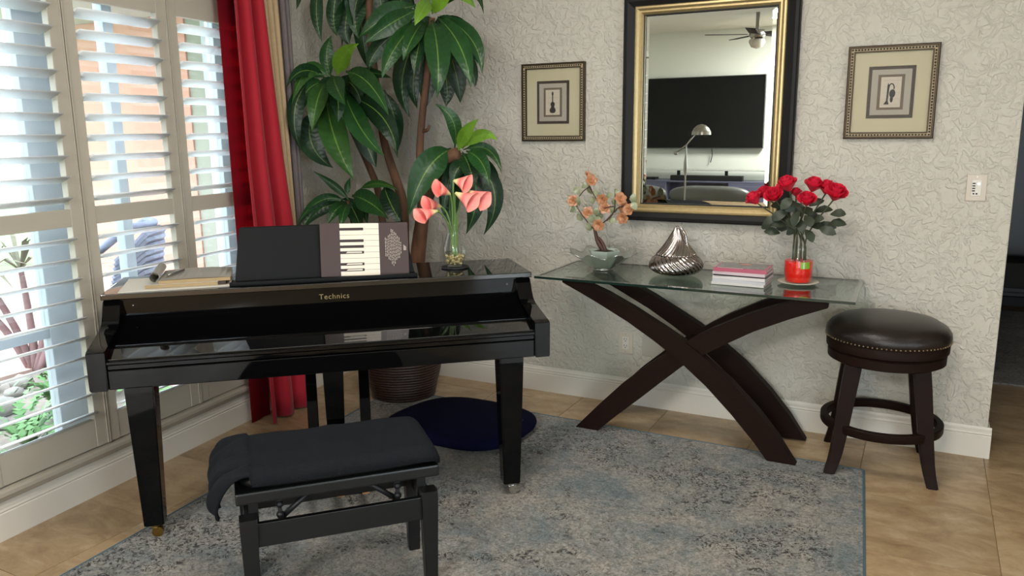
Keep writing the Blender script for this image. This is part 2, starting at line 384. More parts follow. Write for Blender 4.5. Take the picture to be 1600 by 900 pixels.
# ------------------------------------------------------------------ setting: shell
def struct(name, bm, m, parent=None, mtx=None, **k):
    o = fin(name, bm, m, parent, m=mtx, **k)
    if not parent: o['kind'] = 'structure'
    return o
ROOM = [(-5.1, -4.2), (4.5, -4.2), (4.5, 8.1), (-1.6, 8.1), (-1.6, 4.06), (-3.22, 4.06), (-2.93, -0.13), (-5.1, -0.13)]
bm = bmesh.new(); prism(bm, ROOM, -0.15, -0.003, 'xy')
floor = struct('floor', bm, M['grout'])
TS = 0.48
bm = bmesh.new(); b2(bm, -TS/2+0.0015, TS/2-0.0015, -TS/2+0.0015, TS/2-0.0015, -0.003, 0.0)
t0 = fin('tile', bm, M['stone'], floor); tme = t0.data; bpy.data.objects.remove(t0)
for i in range(-4, 9):
    for j in range(-12, 7):
        cx, cy = -1.60+TS*(i+0.5), 3.795+TS*(j+0.5)
        if cy < -1.2 or (cx < -2.7 and cy < -0.2): continue
        if cx-TS/2 < CORNER.x-0.03 and False: continue
        link('tile', tme, floor, Matrix.Translation((cx, cy, 0)))
bm = bmesh.new(); prism(bm, ROOM, 2.85, 2.95, 'xy'); struct('ceiling', bm, M['ceiling'])
bm = bmesh.new(); b2(bm, -3.20, 0.325, YB, YB+0.13, 0, 2.85, bev=0.006); struct('wall_back', bm, M['stucco'])
bm = bmesh.new(); b2(bm, 1.45, 4.5, YB, YB+0.13, 0, 2.85); b2(bm, 0.325, 1.45, YB, YB+0.13, 2.3, 2.85); struct('wall_back_right', bm, M['stucco'])
# left wall with the wide shuttered opening
T0, T1, Z0, Z1 = 0.885, 3.51, 0.195, 2.085
bm = bmesh.new()
b2(bm, -0.02, T0, -0.20, -0.015, 0, 2.85); b2(bm, T1, 4.15, -0.20, -0.015, 0, 2.85)
b2(bm, T0, T1, -0.20, -0.015, 0, Z0); b2(bm, T0, T1, -0.20, -0.015, Z1, 2.85)
struct('wall_left', bm, M['stucco'], mtx=LW)
bm = bmesh.new(); b2(bm, -5.1, -2.745, -0.24, -0.14, 0, 2.85); struct('wall_return', bm, M['farwall'])
bm = bmesh.new(); b2(bm, -5.1, 0.2, -4.2, -4.1, 0, 2.85); b2(bm, 2.4, 4.5, -4.2, -4.1, 0, 2.85); b2(bm, 0.2, 2.4, -4.2, -4.1, 2.3, 2.85); struct('wall_rear', bm, M['farwall'])
bm = bmesh.new(); b2(bm, -5.1, -5.0, -4.1, -0.24, 0, 2.85); struct('wall_side', bm, M['farwall'])
bm = bmesh.new(); b2(bm, 4.35, 4.5, 0.1, YB, 0, 2.85); b2(bm, 4.35, 4.5, -4.1, -1.9, 0, 2.85); b2(bm, 4.35, 4.5, -1.9, 0.1, 2.3, 2.85)
struct('wall_right', bm, M['farwall'])
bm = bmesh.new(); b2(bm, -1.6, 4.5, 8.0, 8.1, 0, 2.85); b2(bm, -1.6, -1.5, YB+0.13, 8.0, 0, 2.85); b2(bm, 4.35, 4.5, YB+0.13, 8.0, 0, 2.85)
struct('wall_hall', bm, M['shadewall'])
# glass doors added behind the camera, right and rear, for fill daylight
def added_glass_door(name, loc, rz, w):
    d = link(name, None); d.location = loc; d.rotation_euler = (0, 0, rz); d['kind'] = 'structure'; h = w/2
    bm = bmesh.new()
    for x in (-h, -0.035, h-0.07): b2(bm, x, x+0.07, -0.03, 0.03, 0.06, 2.24)
    b2(bm, -h, h, -0.03, 0.03, 0.0, 0.06); b2(bm, -h, h, -0.03, 0.03, 2.24, 2.30)
    fin('door_frame', bm, M['extwhite'], d)
    for x0, x1 in ((-h+0.07, -0.035), (0.035, h-0.07)): BX('pane', x0, x1, -0.004, 0.004, 0.06, 2.24, M['pane'], d)
added_glass_door('added_door_1', (4.42, -0.9, 0), PI/2, 2.0)
added_glass_door('added_door_2', (1.3, -4.15, 0), 0, 2.2)
# baseboards: one moulded profile
BP = [(0, 0), (0.016, 0), (0.016, 0.100), (0.012, 0.104), (0.0155, 0.110), (0.0125, 0.117), (0.013, 0.125), (0.007, 0.131), (0.004, 0.141), (0, 0.141)]
bm = bmesh.new(); prism(bm, [(YB-a, z) for a, z in BP], CORNER.x, 0.325+0.016, 'yz')
struct('baseboard_back', bm, M['trim'])
bm = bmesh.new(); prism(bm, [(a, z) for a, z in BP], YB+0.0002, YB+0.13, 'xz')
struct('baseboard_end', bm, M['trim'], mtx=Matrix.Translation((0.325, 0, 0)))
bm = bmesh.new(); prism(bm, [(a-0.015, z) for a, z in BP], 0.0, 4.15, 'yz')
struct('baseboard_left', bm, M['trim'], mtx=LW)
# apron and sill ledge under the shutters
bm = bmesh.new()
prism(bm, [(-0.015, 0.141), (-0.004, 0.143), (0.006, 0.152), (0.012, 0.166), (0.022, 0.172), (0.022, 0.186), (0.010, 0.191), (-0.015, 0.195)], T0-0.06, T1+0.06, 'yz')
struct('trim_1', bm, M['white'], mtx=LW)
bm = bmesh.new(); b2(bm, T0-0.05, T0, -0.015, 0.012, 0.195, 2.14, 0.003); b2(bm, T1, T1+0.05, -0.015, 0.012, 0.195, 2.14, 0.003); b2(bm, T0-0.05, T1+0.05, -0.015, 0.014, Z1, 2.14, 0.003)
struct('trim_2', bm, M['white'], mtx=LW)
# shuttered window
win = link('window_1', None); win.matrix_world = LW; win['kind'] = 'structure'
PW = 0.5155
def louver_mesh(L, name='louver'):
    bm = bmesh.new(); a, b = 0.0445, 0.0055; th = math.radians(19); R = []
    for x in (-L/2, L/2):
        ring = []
        for k in range(10):
            p = 2*PI*k/10; y = a*math.cos(p); z = b*math.sin(p)
            ring.append(bm.verts.new((x, y*math.cos(th)-z*math.sin(th), y*math.sin(th)+z*math.cos(th))))
        R.append(ring)
    bm.faces.new(R[0]); bm.faces.new(R[1][::-1])
    for k in range(10): bm.faces.new((R[0][k], R[0][(k+1) % 10], R[1][(k+1) % 10], R[1][k]))
    me = bpy.data.meshes.new(name); bmesh.ops.recalc_face_normals(bm, faces=bm.faces); bm.to_mesh(me); bm.free(); setmat(me, M['shutter'])
    for p in me.polygons: p.use_smooth = len(p.vertices) == 4
    return me
LM = louver_mesh(0.404)
def panel_mesh():
    bm = bmesh.new(); w = PW/2-0.0012
    for s in (-1, 1):
        b2(bm, s*w-s*0.0543, s*w, -0.032, 0, 0.20, 2.075, 0.0025)
        b2(bm, s*w, s*w-s*0.006, 0, 0.004, 0.20, 2.075, 0.0015)
    iw = w-0.0543
    b2(bm, -iw, iw, -0.030, -0.002, 0.20, 0.316, 0.002); b2(bm, -iw, iw, -0.030, -0.002, 1.104, 1.172, 0.002); b2(bm, -iw, iw, -0.030, -0.002, 1.962, 2.075, 0.002)
    me = bpy.data.meshes.new('shutter_panel'); bmesh.ops.recalc_face_normals(bm, faces=bm.faces); bm.to_mesh(me); bm.free(); setmat(me, M['white']); return me
PM = panel_mesh()
for k in range(5):
    tc = 1.1615+k*0.5170
    p = link('shutter_panel', PM, win, Matrix.Translation((tc, 0, 0)))
    for q in range(10):
        for z in (0.340+0.0788*q, 1.196+0.0788*q+0.010):
            link('louver', LM, p, Matrix.Translation((0, -0.016, z+0.0)))
bm = bmesh.new()
for a, b in ((0.885, 0.975-0.03), (0.935, 0.985), (1.575, 1.625), (1.85, 2.03), (2.62, 2.68), (3.2, 3.26), (3.46, 3.51)): b2(bm, a, b, -0.195, -0.145, 0.20, 2.08, 0.004)
b2(bm, T0, T1, -0.195, -0.145, 0.195, 0.25, 0.004); b2(bm, T0, T1, -0.195, -0.145, 2.02, 2.085, 0.004); b2(bm, 2.03, T1, -0.19, -0.15, 0.655, 0.70, 0.003)
fin('window_frame', bm, M['extwhite'], win)
for a, b in ((0.985, 1.575), (1.625, 1.85), (2.03, 2.62), (2.68, 3.2), (3.26, 3.46)): BX('pane', a, b, -0.172, -0.168, 0.25, 2.02, M['pane'], win)
bm = bmesh.new()
# ------------------------------------------------------------------ outdoors
bm = bmesh.new(); b2(bm, -40, -2.99, -6, 30, -0.40, -0.145); b2(bm, -40, -5.2, -14, -6, -0.40, -0.145); o = fin('lawn', bm, M['lawn']); tag(o, kind='structure')
bm = bmesh.new(); b2(bm, -5.25, -3.3, 0.6, 3.25, -0.145, -0.11); o = fin('gravel_bed', bm, M['gravel']); tag(o, kind='structure')
bm = bmesh.new(); b2(bm, -9.4, -5.3, 2.2, 6.2, -0.145, -0.10); b2(bm, -5.3, -3.4, 3.27, 6.2, -0.145, -0.10); o = fin('patio', bm, M['paver']); tag(o, kind='structure')
wing = thing('house_wing', 'peach stucco house wing with white column outside the window', 'building', (-7.5, 6.3, -0.15))
BX('wall', -1.8, 0.4, -0.1, 0.15, 0, 3.6, M['peach'], wing)
BX('shade_roof', -2.1, 2.7, -2.9, -0.12, 2.85, 2.97, M['extwhite'], wing)  # out-of-view roof and post, added to shade the peach wall
for x in (-2.0,): BX('shade_roof_post', x-0.08, x+0.08, -2.85, -2.69, 0.03, 2.85, M['extwhite'], wing, 0.01)
BX('roller_shade', 0.4, 0.66, -0.08, 0.10, 0, 3.6, M['extgrey'], wing)
BX('column', 0.66, 0.92, -0.12, 0.14, 0, 3.6, M['extwhite'], wing, 0.01)
bm = bmesh.new(); b2(bm, 0.92, 2.6, -0.06, 0.12, 0, 3.6)
for x in (1.15, 1.45, 1.75, 2.05): b2(bm, x, x+0.03, -0.08, -0.06, 0, 3.6)
fin('panelled_door', bm, M['extwhite'], wing)
# cordyline with bare stems
cd = thing('cordyline_plant', 'bare stemmed cordyline shrub in the garden behind the leftmost shutter', 'shrub', (-5.30, 3.14, -0.12))
rr = random.Random(5); heads = []
for k in range(6):
    a = -1.2+k*0.5; dx, dy = 0.22*math.sin(a), 0.30*math.sin(a*1.3+0.4)
    top = (dx*1.1-0.05, dy, 0.62+0.08*rr.random())
    TUBE('stem', [(0.02*k-0.05, 0, 0), (dx*0.5, dy*0.4, 0.3), top], [0.03, 0.024, 0.018], M['cordstem'], cd, seg=6, sub=3); heads.append(top)
bm = bmesh.new()
for h in heads:
    for q in range(15):
        a = rr.random()*2*PI; e = rr.uniform(0.0, 1.2); L = rr.uniform(0.28, 0.42)
        d = Vector((math.cos(a)*math.cos(e), math.sin(a)*math.cos(e), math.sin(e))); s = d.cross(Vector((0, 0, 1))).normalized()*0.016
        p0 = Vector(h); p1 = p0+d*L*0.6; p2 = p0+d*L+Vector((0, 0, -0.10))
        v = [bm.verts.new(x) for x in (p0-s*0.5, p0+s*0.5, p1+s, p1-s, p2)]
        bm.faces.new(v[:4]); bm.faces.new((v[3], v[2], v[4]))
fin('foliage', bm, M['cordyline'], cd)
# ferns and rocks of the bed
def fern(name, label, x, y, r, seed):
    rr = random.Random(seed); bm = bmesh.new()
    for q in range(34):
        a = rr.random()*2*PI; L = r*rr.uniform(0.7, 1.1); h = r*rr.uniform(0.4, 1.0)
        for k in range(9):
            t0, t1 = k/9, (k+0.75)/9
            def P(t): return Vector((math.cos(a)*L*t, math.sin(a)*L*t, h*math.sin(PI*min(1, t*0.75))))
            w = 0.035*(1-abs(t0-0.4))
            s = Vector((-math.sin(a), math.cos(a), 0.15))*w
            A, B = P(t0), P(t1); v = [bm.verts.new(z) for z in (A-s*0.2, B-s, B+(B-A)*0.3, B+s, A+s*0.2)]; bm.faces.new(v)
    o = fin(name, bm, M['fern']); o.location = (x, y, -0.11); return tag(o, label, 'fern')
for i, (x, y, r, lab) in enumerate(((-3.95, 2.25, 0.24, 'bright green fern nearest the window at its lower left corner'), (-4.25, 2.65, 0.27, 'bright green fern just beyond the nearest one, under the leftmost shutter'),
      (-3.75, 1.75, 0.25, 'green fern at the left edge of the window view'), (-4.55, 2.25, 0.25, 'green fern further out in the gravel bed'), (-3.7, 2.85, 0.18, 'small green fern low behind the piano leg'), (-4.35, 3.02, 0.2, 'small green fern in front of the patio edge'))):
    fern('fern', lab, x, y, r, 20+i)
def rock(x, y, s, lab, seed):
    rr = random.Random(seed); bm = bmesh.new(); bmesh.ops.create_icosphere(bm, subdivisions=2, radius=1)
    for v in bm.verts: v.co = Vector((v.co.x*s, v.co.y*s*0.8, v.co.z*s*0.62))*(1+rr.uniform(-0.13, 0.13))
    o = fin('garden_rock', bm, M['rock'], smooth=True); o.location = (x, y, -0.11+s*0.42); o.rotation_euler = (0, 0, rr.random()*6)
    return tag(o, lab, 'rock', 'rocks in the gravel bed')
rr = random.Random(9)
SPOT = []
while len(SPOT) < 16:
    x, y, r = rr.uniform(-5.2, -4.35), rr.uniform(1.9, 3.2), rr.uniform(0.05, 0.12)
    if all((x-a)**2+(y-b)**2 > (1.2*(r+c))**2 for a, b, c in SPOT): SPOT.append((x, y, r))
for i, (x, y, r) in enumerate(SPOT):
    rock(x, y, r, 'rounded grey rock in the gravel bed outside the leftmost shutter', 60+i)
# wicker patio chair
pc = thing('patio_chair', 'grey wicker patio armchair with rounded back seen through the middle shutter', 'chair', (-4.80, 3.46, -0.10), math.radians(-50))
bm = bmesh.new()
for zi in range(13):
    z0 = 0.42+zi*0.042; tube(bm, [(0.29*math.sin(a)*(1-0.02*zi*0.6), 0.24-0.29*(1-math.cos(a))*0.9+0.006*zi, z0-0.22*max(0, abs(a)-0.7)*(zi/12)) for a in [(-1.5+0.25*k) for k in range(13)]], 0.0235, 6)
fin('backrest', bm, M['wicker'], pc)
bm = bmesh.new(); tube(bm, [(0.30*math.sin(a), 0.26-0.30*(1-math.cos(a))*0.95, 0.97-0.22*max(0, abs(a)-0.9)) for a in [(-1.6+0.2*k) for k in range(17)]], 0.026, 8); fin('arm_rail', bm, M['wicker'], pc, True)
BX('seat', -0.28, 0.28, -0.27, 0.22, 0.34, 0.44, M['wicker'], pc, 0.03)
for sx in (-0.25, 0.25):
    for sy in (-0.23, 0.18): BX('leg', sx-0.02, sx+0.02, sy-0.02, sy+0.02, 0, 0.36, M['wicker'], pc)
# ------------------------------------------------------------------ hall beyond the wall end
bm = bmesh.new(); b2(bm, 0.36, 2.4, 5.15, 7.3, 0, 0.012, 0.004); o = fin('hall_rug', bm, M['hallrug']); tag(o, 'dark patterned rug in the hall beyond the wall end', 'rug')
hc = thing('hall_cabinet', 'dark cabinet in the unlit hall at the right edge', 'cabinet', (1.0, 7.75, 0))
BX('body', -0.6, 0.6, -0.22, 0.22, 0.08, 2.1, M['black_satin'], hc, 0.01)
BX('plinth', -0.57, 0.57, -0.19, 0.2, 0, 0.08, M['dark'], hc)
for s in (-1, 1):
    d = BX('door', s*0.3-0.285, s*0.3+0.285, -0.24, -0.22, 0.12, 2.06, M['black_satin'], hc, 0.006)
    TUBE('handle', [(s*0.05, -0.24, 1.0), (s*0.05, -0.265, 1.03), (s*0.05, -0.265, 1.17), (s*0.05, -0.24, 1.2)], 0.006, M['steel'], d, sub=1)
hb = thing('hall_bench', 'low dark upholstered bench in front of the hall cabinet', 'bench', (0.95, 7.2, 0))
BX('seat', -0.5, 0.5, -0.2, 0.2, 0.24, 0.44, mat('dark_grey_fabric', (58, 56, 54), 0.9), hb, 0.03)
for sx in (-0.44, 0.44):
    for sy in (-0.15, 0.15): BX('leg', sx-0.025, sx+0.025, sy-0.025, sy+0.025, 0.012, 0.25, M['dark'], hb)
# ------------------------------------------------------------------ the part of the room seen in the mirror
tv = thing('television', 'large wall mounted television reflected in the mirror', 'television', (-2.98, -4.1, 1.69))
BX('bezel', -0.86, 0.86, 0.02, 0.075, -0.515, 0.515, M['tvedge'], tv, 0.006)
BX('screen', -0.85, 0.85, 0.075, 0.079, -0.503, 0.505, M['tvscreen'], tv)
BX('wall_mount', -0.2, 0.2, 0.0, 0.02, -0.15, 0.15, M['plastic'], tv)
TUBE('cable', [(0.12, 0.03, -0.5), (0.13, 0.03, -0.62), (0.11, 0.03, -0.72)], 0.006, M['plastic'], tv)
cb = thing('media_console', 'blue grey media console under the television, reflected in the mirror', 'cabinet', (-2.95, -3.85, 0))
bm = bmesh.new(); b2(bm, -1.15, 1.15, -0.22, 0.22, 0.70, 0.725, 0.004); b2(bm, -1.15, -0.45, -0.22, 0.22, 0.08, 0.70); b2(bm, 0.45, 1.15, -0.22, 0.22, 0.08, 0.70); b2(bm, -0.45, 0.45, -0.22, 0.0, 0.08, 0.70); b2(bm, -0.45, 0.45, 0, 0.22, 0.08, 0.30); b2(bm, -1.1, 1.1, -0.2, 0.2, 0, 0.08)
fin('body', bm, M['cab'], cb)
for x in (-1.14, 0.46): BX('drawer_front', x, x+0.68, 0.22, 0.236, 0.10, 0.66, M['cab'], cb, 0.004)
for x in (-1.15, 0.0-0.35, 0.35, 1.11): BX('bracket', x, x+0.04, -0.02, 0.02, 0.725, 0.87, M['plastic'], cb)
BX('glass_shelf', -1.25, 1.25, -0.2, 0.2, 0.87, 0.882, M['bowl_glass'], cb)
sb = BX('soundbar', -0.52, 0.52, -0.05, 0.05, 0, 0.075, M['plastic'], bev=0.01); sb.location = (-2.83, -3.7, 0.7255); tag(sb, 'long black soundbar on the media console, reflected in the mirror', 'soundbar')
mbx = BX('media_box', -0.12, 0.12, -0.09, 0.09, 0, 0.035, M['plastic'], bev=0.004); mbx.location = (-3.72, -3.82, 0.7255); tag(mbx, 'small flat black media box on the console, reflected in the mirror', 'box')
sf = thing('sofa', 'grey leather sofa with low rounded headrests, reflected in the mirror', 'sofa', (-2.85, -2.15, 0))
def cushion_bm(bm, c, s, p=4.0, seg=24, rg=12, dome=0):
    """superellipsoid cushion"""
    def sg(v, e): return math.copysign(abs(v)**e, v)
    e = 2/p; R = []
    for i in range(rg+1):
        th = -PI/2+PI*i/rg; ring = []
        for k in range(seg):
            ph = 2*PI*k/seg
            x = sg(math.cos(th), e)*sg(math.cos(ph), e); y = sg(math.cos(th), e)*sg(math.sin(ph), e); z = sg(math.sin(th), 0.75)
            ring.append(bm.verts.new((c[0]+x*s[0]/2, c[1]+y*s[1]/2, c[2]+z*s[2]/2)))
        R.append(ring)
    for i in range(rg):
        for k in range(seg): bm.faces.new((R[i][k], R[i][(k+1) % seg], R[i+1][(k+1) % seg], R[i+1][k]))
    bmesh.ops.remove_doubles(bm, verts=bm.verts, dist=1e-5)
for i in range(2):
    bm = bmesh.new(); cushion_bm(bm, (0.51-1.03*i, 0.28, 0.66), (1.0, 0.22, 0.24), 3); fin('headrest', bm, M['sofa'], sf, True)
    bm = bmesh.new(); cushion_bm(bm, (0.51-1.03*i, -0.18, 0.42), (1.0, 0.78, 0.22), 5); fin('seat_cushion', bm, M['sofa'], sf, True)
BX('back', -1.05, 1.05, 0.2, 0.42, 0.10, 0.60, M['sofa'], sf, 0.04, smooth=True)
for s in (-1, 1): BX('armrest', s*1.16-0.11, s*1.16+0.11, -0.55, 0.40, 0.08, 0.56, M['sofa'], sf, 0.05, smooth=True)
BX('base', -1.06, 1.06, -0.5, 0.35, 0.06, 0.33, M['sofa'], sf, 0.02)
for sx in (-1, 1):
    for sy in (-0.45, 0.35): BX('leg', sx-0.03, sx+0.03, sy-0.03, sy+0.03, 0, 0.08, M['dark'], sf)
lp = thing('reading_lamp', 'brushed steel pharmacy floor lamp reflected in the mirror', 'lamp', (-2.50, -1.35, 0))
bm = bmesh.new(); lathe(bm, [(0, 0), (0.13, 0), (0.13, 0.012), (0.03, 0.03), (0, 0.03)], 28); fin('base', bm, M['steel'], lp, True)
bm = bmesh.new(); lathe(bm, [(0.010, 0.03), (0.010, 0.92), (0.014, 0.94), (0.024, 1.0), (0.022, 1.07), (0.012, 1.16), (0.009, 1.24), (0.009, 1.28), (0, 1.285)], 16); fin('pole', bm, M['steel'], lp, True)
TUBE('arm', [(-0.10, 0, 1.20), (0.0, 0, 1.275), (0.10, 0, 1.40)], 0.008, M['steel'], lp, sub=1)
bm = bmesh.new(); bmesh.ops.create_uvsphere(bm, u_segments=16, v_segments=10, radius=0.024); bmesh.ops.translate(bm, vec=(-0.12, 0, 1.185), verts=bm.verts); fin('counterweight', bm, M['steel'], lp, True)
bm = bmesh.new(); lathe(bm, [(0.11, 0), (0.105, 0.035), (0.085, 0.075), (0.05, 0.105), (0.015, 0.118), (0, 0.12)], 28, c=(0.17, 0, 1.39)); lathe(bm, [(0.106, 0.001), (0.10, 0.035), (0.08, 0.07), (0.045, 0.10), (0, 0.115)], 28, c=(0.17, 0, 1.39)); fin('shade', bm, M['steel'], lp, True)
fnl = thing('ceiling_fan', 'dark ceiling fan with a white glass light, reflected at the top of the mirror', 'fan', (-2.0, -2.6, 2.85))
BX('downrod', -0.02, 0.02, -0.02, 0.02, -0.22, 0, M['steel'], fnl)
bm = bmesh.new(); lathe(bm, [(0, -0.20), (0.09, -0.21), (0.10, -0.28), (0.06, -0.32), (0, -0.32)], 24); fin('motor', bm, M['steel'], fnl, True)
bm = bmesh.new(); lathe(bm, [(0.09, -0.32), (0.10, -0.35), (0.07, -0.41), (0, -0.43)], 24); fin('light_bowl', bm, M['socket'], fnl, True)
for k in range(5):
    BX('blade', 0.12, 0.62, -0.06, 0.06, -0.262, -0.254, M['walnut'], fnl, m=Matrix.Rotation(2*PI*k/5+0.2, 4, 'Z') @ Matrix.Rotation(0.12, 4, 'X'))

# ------------------------------------------------------------------ rug
bm = bmesh.new()
RC = [(-2.62, 3.565), (-0.145, 3.534), (0.062, 0.62), (-2.41, 0.66)]
prism(bm, RC, 0.0, 0.008, 'xy')
rug = fin('area_rug', bm, M['rug']); tag(rug, 'blue grey distressed area rug with worn dark scroll pattern', 'rug')
bm = bmesh.new()
for i in range(4):
    a, b = Vector(RC[i]+(0.005,)), Vector(RC[(i+1) % 4]+(0.005,)); tube(bm, [a, b], 0.0055, 6)
fin('binding', bm, M['rugedge'], rug)
# ------------------------------------------------------------------ console table
BAR_A = [(-1.434, 0.755), (-1.30, 0.703), (-1.17, 0.639), (-1.028, 0.560), (-0.938, 0.503), (-0.841, 0.430), (-0.705, 0.310), (-0.582, 0.180), (-0.490, 0.075), (-0.420, -0.015),
         (-0.545, -0.015), (-0.610, 0.070), (-0.697, 0.165), (-0.815, 0.290), (-0.922, 0.385), (-0.998, 0.445), (-1.066, 0.495), (-1.191, 0.573), (-1.351, 0.654), (-1.523, 0.729), (-1.523, 0.755)]
BAR_A = [(-1.434, 0.757), (-1.30, 0.705), (-1.17, 0.645), (-1.028, 0.569), (-0.938, 0.519), (-0.841, 0.455), (-0.705, 0.350), (-0.582, 0.230), (-0.490, 0.121), (-0.412, 0.008),
         (-0.534, 0.008), (-0.603, 0.095), (-0.697, 0.198), (-0.815, 0.313), (-0.922, 0.400), (-0.998, 0.455), (-1.066, 0.500), (-1.191, 0.575), (-1.351, 0.656), (-1.523, 0.735), (-1.523, 0.757)]
BAR_B = [(-0.326, 0.757), (-0.429, 0.744), (-0.540, 0.706), (-0.649, 0.659), (-0.795, 0.583), (-0.874, 0.533), (-0.998, 0.447), (-1.103, 0.366), (-1.217, 0.265), (-1.336, 0.140), (-1.455, 0.008),
         (-1.338, 0.008), (-1.237, 0.105), (-1.121, 0.210), (-1.021, 0.304), (-0.928, 0.389), (-0.762, 0.500), (-0.620, 0.585), (-0.480, 0.652), (-0.326, 0.716)]
table = thing('console_table', 'narrow console table with curved crossed dark wood legs under a glass top', 'table', (-0.93, 3.65, 0))
def bar(pts, y0, y1, name='leg'):
    bm = bmesh.new(); prism(bm, [(x+0.93, z) for x, z in pts], y0-3.65, y1-3.65, 'xz')
    es = [e for e in bm.edges if abs(e.verts[0].co.y-e.verts[1].co.y) < 1e-6]
    bmesh.ops.bevel(bm, geom=es, offset=0.003, segments=2, affect='EDGES')
    return fin(name, bm, M['walnut'], table)
bar(BAR_A, 3.450, 3.503); bar(BAR_B, 3.462, 3.515)
bar(BAR_A, 3.765, 3.818); bar(BAR_B, 3.753, 3.806)
bm = bmesh.new(); b2(bm, -0.035, 0.035, 3.503-3.65, 3.765-3.65, 0.42, 0.47, 0.004); fin('crossbar', bm, M['walnut'], table)
bm = bmesh.new(); prism(bm, [(-0.711, -0.265), (0.714, -0.270), (0.708, 0.262), (-0.711, 0.262)], 0.757, 0.768, 'xy')
es = [e for e in bm.edges if abs(e.verts[0].co.z-0.768) < 1e-5 and abs(e.verts[1].co.z-0.768) < 1e-5]
bmesh.ops.bevel(bm, geom=es, offset=0.016, segments=1, affect='EDGES', offset_type='PERCENT' if False else 'OFFSET', clamp_overlap=False) if False else None
top = fin('glass_top', bm, [M['table_glass'], M['table_edge']], table)
for p in top.data.polygons:
    if abs(p.normal.z) < 0.5: p.material_index = 1
bm = bmesh.new()   # ground bevel band round the glass
o_, i_ = [(-0.711, -0.265), (0.714, -0.270), (0.708, 0.262), (-0.711, 0.262)], [(-0.693, -0.247), (0.694, -0.252), (0.690, 0.246), (-0.693, 0.246)]
A = [bm.verts.new((x, y, 0.7683)) for x, y in o_]; B = [bm.verts.new((x, y, 0.7697)) for x, y in i_]
for k in range(4): bm.faces.new((A[k], A[(k+1) % 4], B[(k+1) % 4], B[k]))
fin('bevel_edge', bm, M['bowl_glass'], table)
# ------------------------------------------------------------------ silver vase, magazines
TZ = 0.7702
sv = thing('silver_vase', 'silver ridged teardrop vase with a curled pointed tip on the glass table', 'vase', (-1.035, 3.69, TZ))
prof = spline([(0.0, 0.0), (0.050, 0.001), (0.092, 0.010), (0.118, 0.028), (0.125, 0.047), (0.118, 0.070), (0.102, 0.088), (0.087, 0.100)], 8)
def ridge(tw, n, amp): return lambda a, z: 1+amp*(abs(math.sin((a*n+tw*z*n)/2))-0.5)*min(1, z/0.02+0.1)
bm = bmesh.new(); lathe(bm, [(p[0], p[1]) for p in prof], 224, rfun=ridge(9, 30, 0.06)); fin('body', bm, M['silver'], sv, True)
bm = bmesh.new(); prof = spline([(0.086, 0.097), (0.093, 0.099), (0.089, 0.106), (0.074, 0.124), (0.058, 0.146), (0.044, 0.168), (0.028, 0.196), (0.012, 0.222), (0.004, 0.232), (0.0, 0.233)], 7)
lathe(bm, [(p[0], p[1]) for p in prof], 224, rfun=ridge(-7, 30, 0.07)); fin('lid', bm, M['silver'], sv, True)
TUBE('curl', [(0.0, -0.002, 0.230), (0.022, -0.010, 0.222), (0.044, -0.014, 0.196), (0.052, -0.016, 0.160), (0.066, -0.018, 0.122), (0.088, -0.018, 0.104), (0.104, -0.018, 0.112)], [0.005, 0.0065, 0.006, 0.005, 0.005, 0.004, 0.0015], M['silver'], sv)
bm = bmesh.new()
for k in range(7): bmesh.ops.create_icosphere(bm, subdivisions=1, radius=0.0038, matrix=Matrix.Translation((0.046+0.0014*k, -0.021, 0.196-0.0115*k)))
fin('beading', bm, M['silver'], sv, True)
MAGS = [((208, 204, 200), 'white magazine at the bottom of the stack', 0.0125, 0.0, 0.0), ((196, 194, 198), 'pale grey magazine second from the bottom of the stack', 0.0135, 0.006, 1.0),
        ((214, 208, 206), 'white magazine third from the bottom of the stack', 0.0135, 0.010, -1.5), ((48, 44, 50), 'dark covered magazine in the middle of the stack', 0.006, 0.012, 1.0),
        ((204, 186, 192), 'pale pink magazine second from the top of the stack', 0.0135, 0.008, -1.0), ((178, 92, 112), 'magazine on top of the stack, grey photo cover edged in pink', 0.016, 0.010, 2.0)]
z = TZ
for i, (c, lab, th, dx, ra) in enumerate(MAGS):
    cover = mat('magazine_cover', c, 0.22); pages = mat('magazine_pages', (206, 198, 194), 0.6)
    mg = thing('magazine', lab, 'magazine', (-0.708+dx*0.6, 3.605, z), math.radians(-2+ra))
    BX('pages', -0.112, 0.112, -0.078, 0.086, 0.001, th-0.001, pages, mg)
    bm = bmesh.new(); b2(bm, -0.115, 0.115, -0.082, 0.088, th-0.0012, th); b2(bm, -0.115, 0.115, -0.082, 0.088, 0.0, 0.001); b2(bm, -0.115, 0.115, -0.0828, -0.080, 0.0, th)
    fin('cover', bm, cover, mg)
    if i == 5:
        BX('cover_photo', -0.107, 0.098, -0.060, 0.082, th, th+0.0004, mat('cover_photo_grey', (118, 116, 118), 0.2, noise=0.4, nscale=24), mg)
        bm = bmesh.new(); cushion_bm(bm, (0.0, 0.045, th+0.0006), (0.055, 0.030, 0.0006), 2); fin('cover_figure', bm, mat('cover_peach', (208, 130, 104), 0.3), mg)
        BX('cover_title', -0.10, 0.01, -0.076, -0.068, th, th+0.0004, mat('cover_pale', (214, 190, 196), 0.3), mg)
    z += th+0.0002
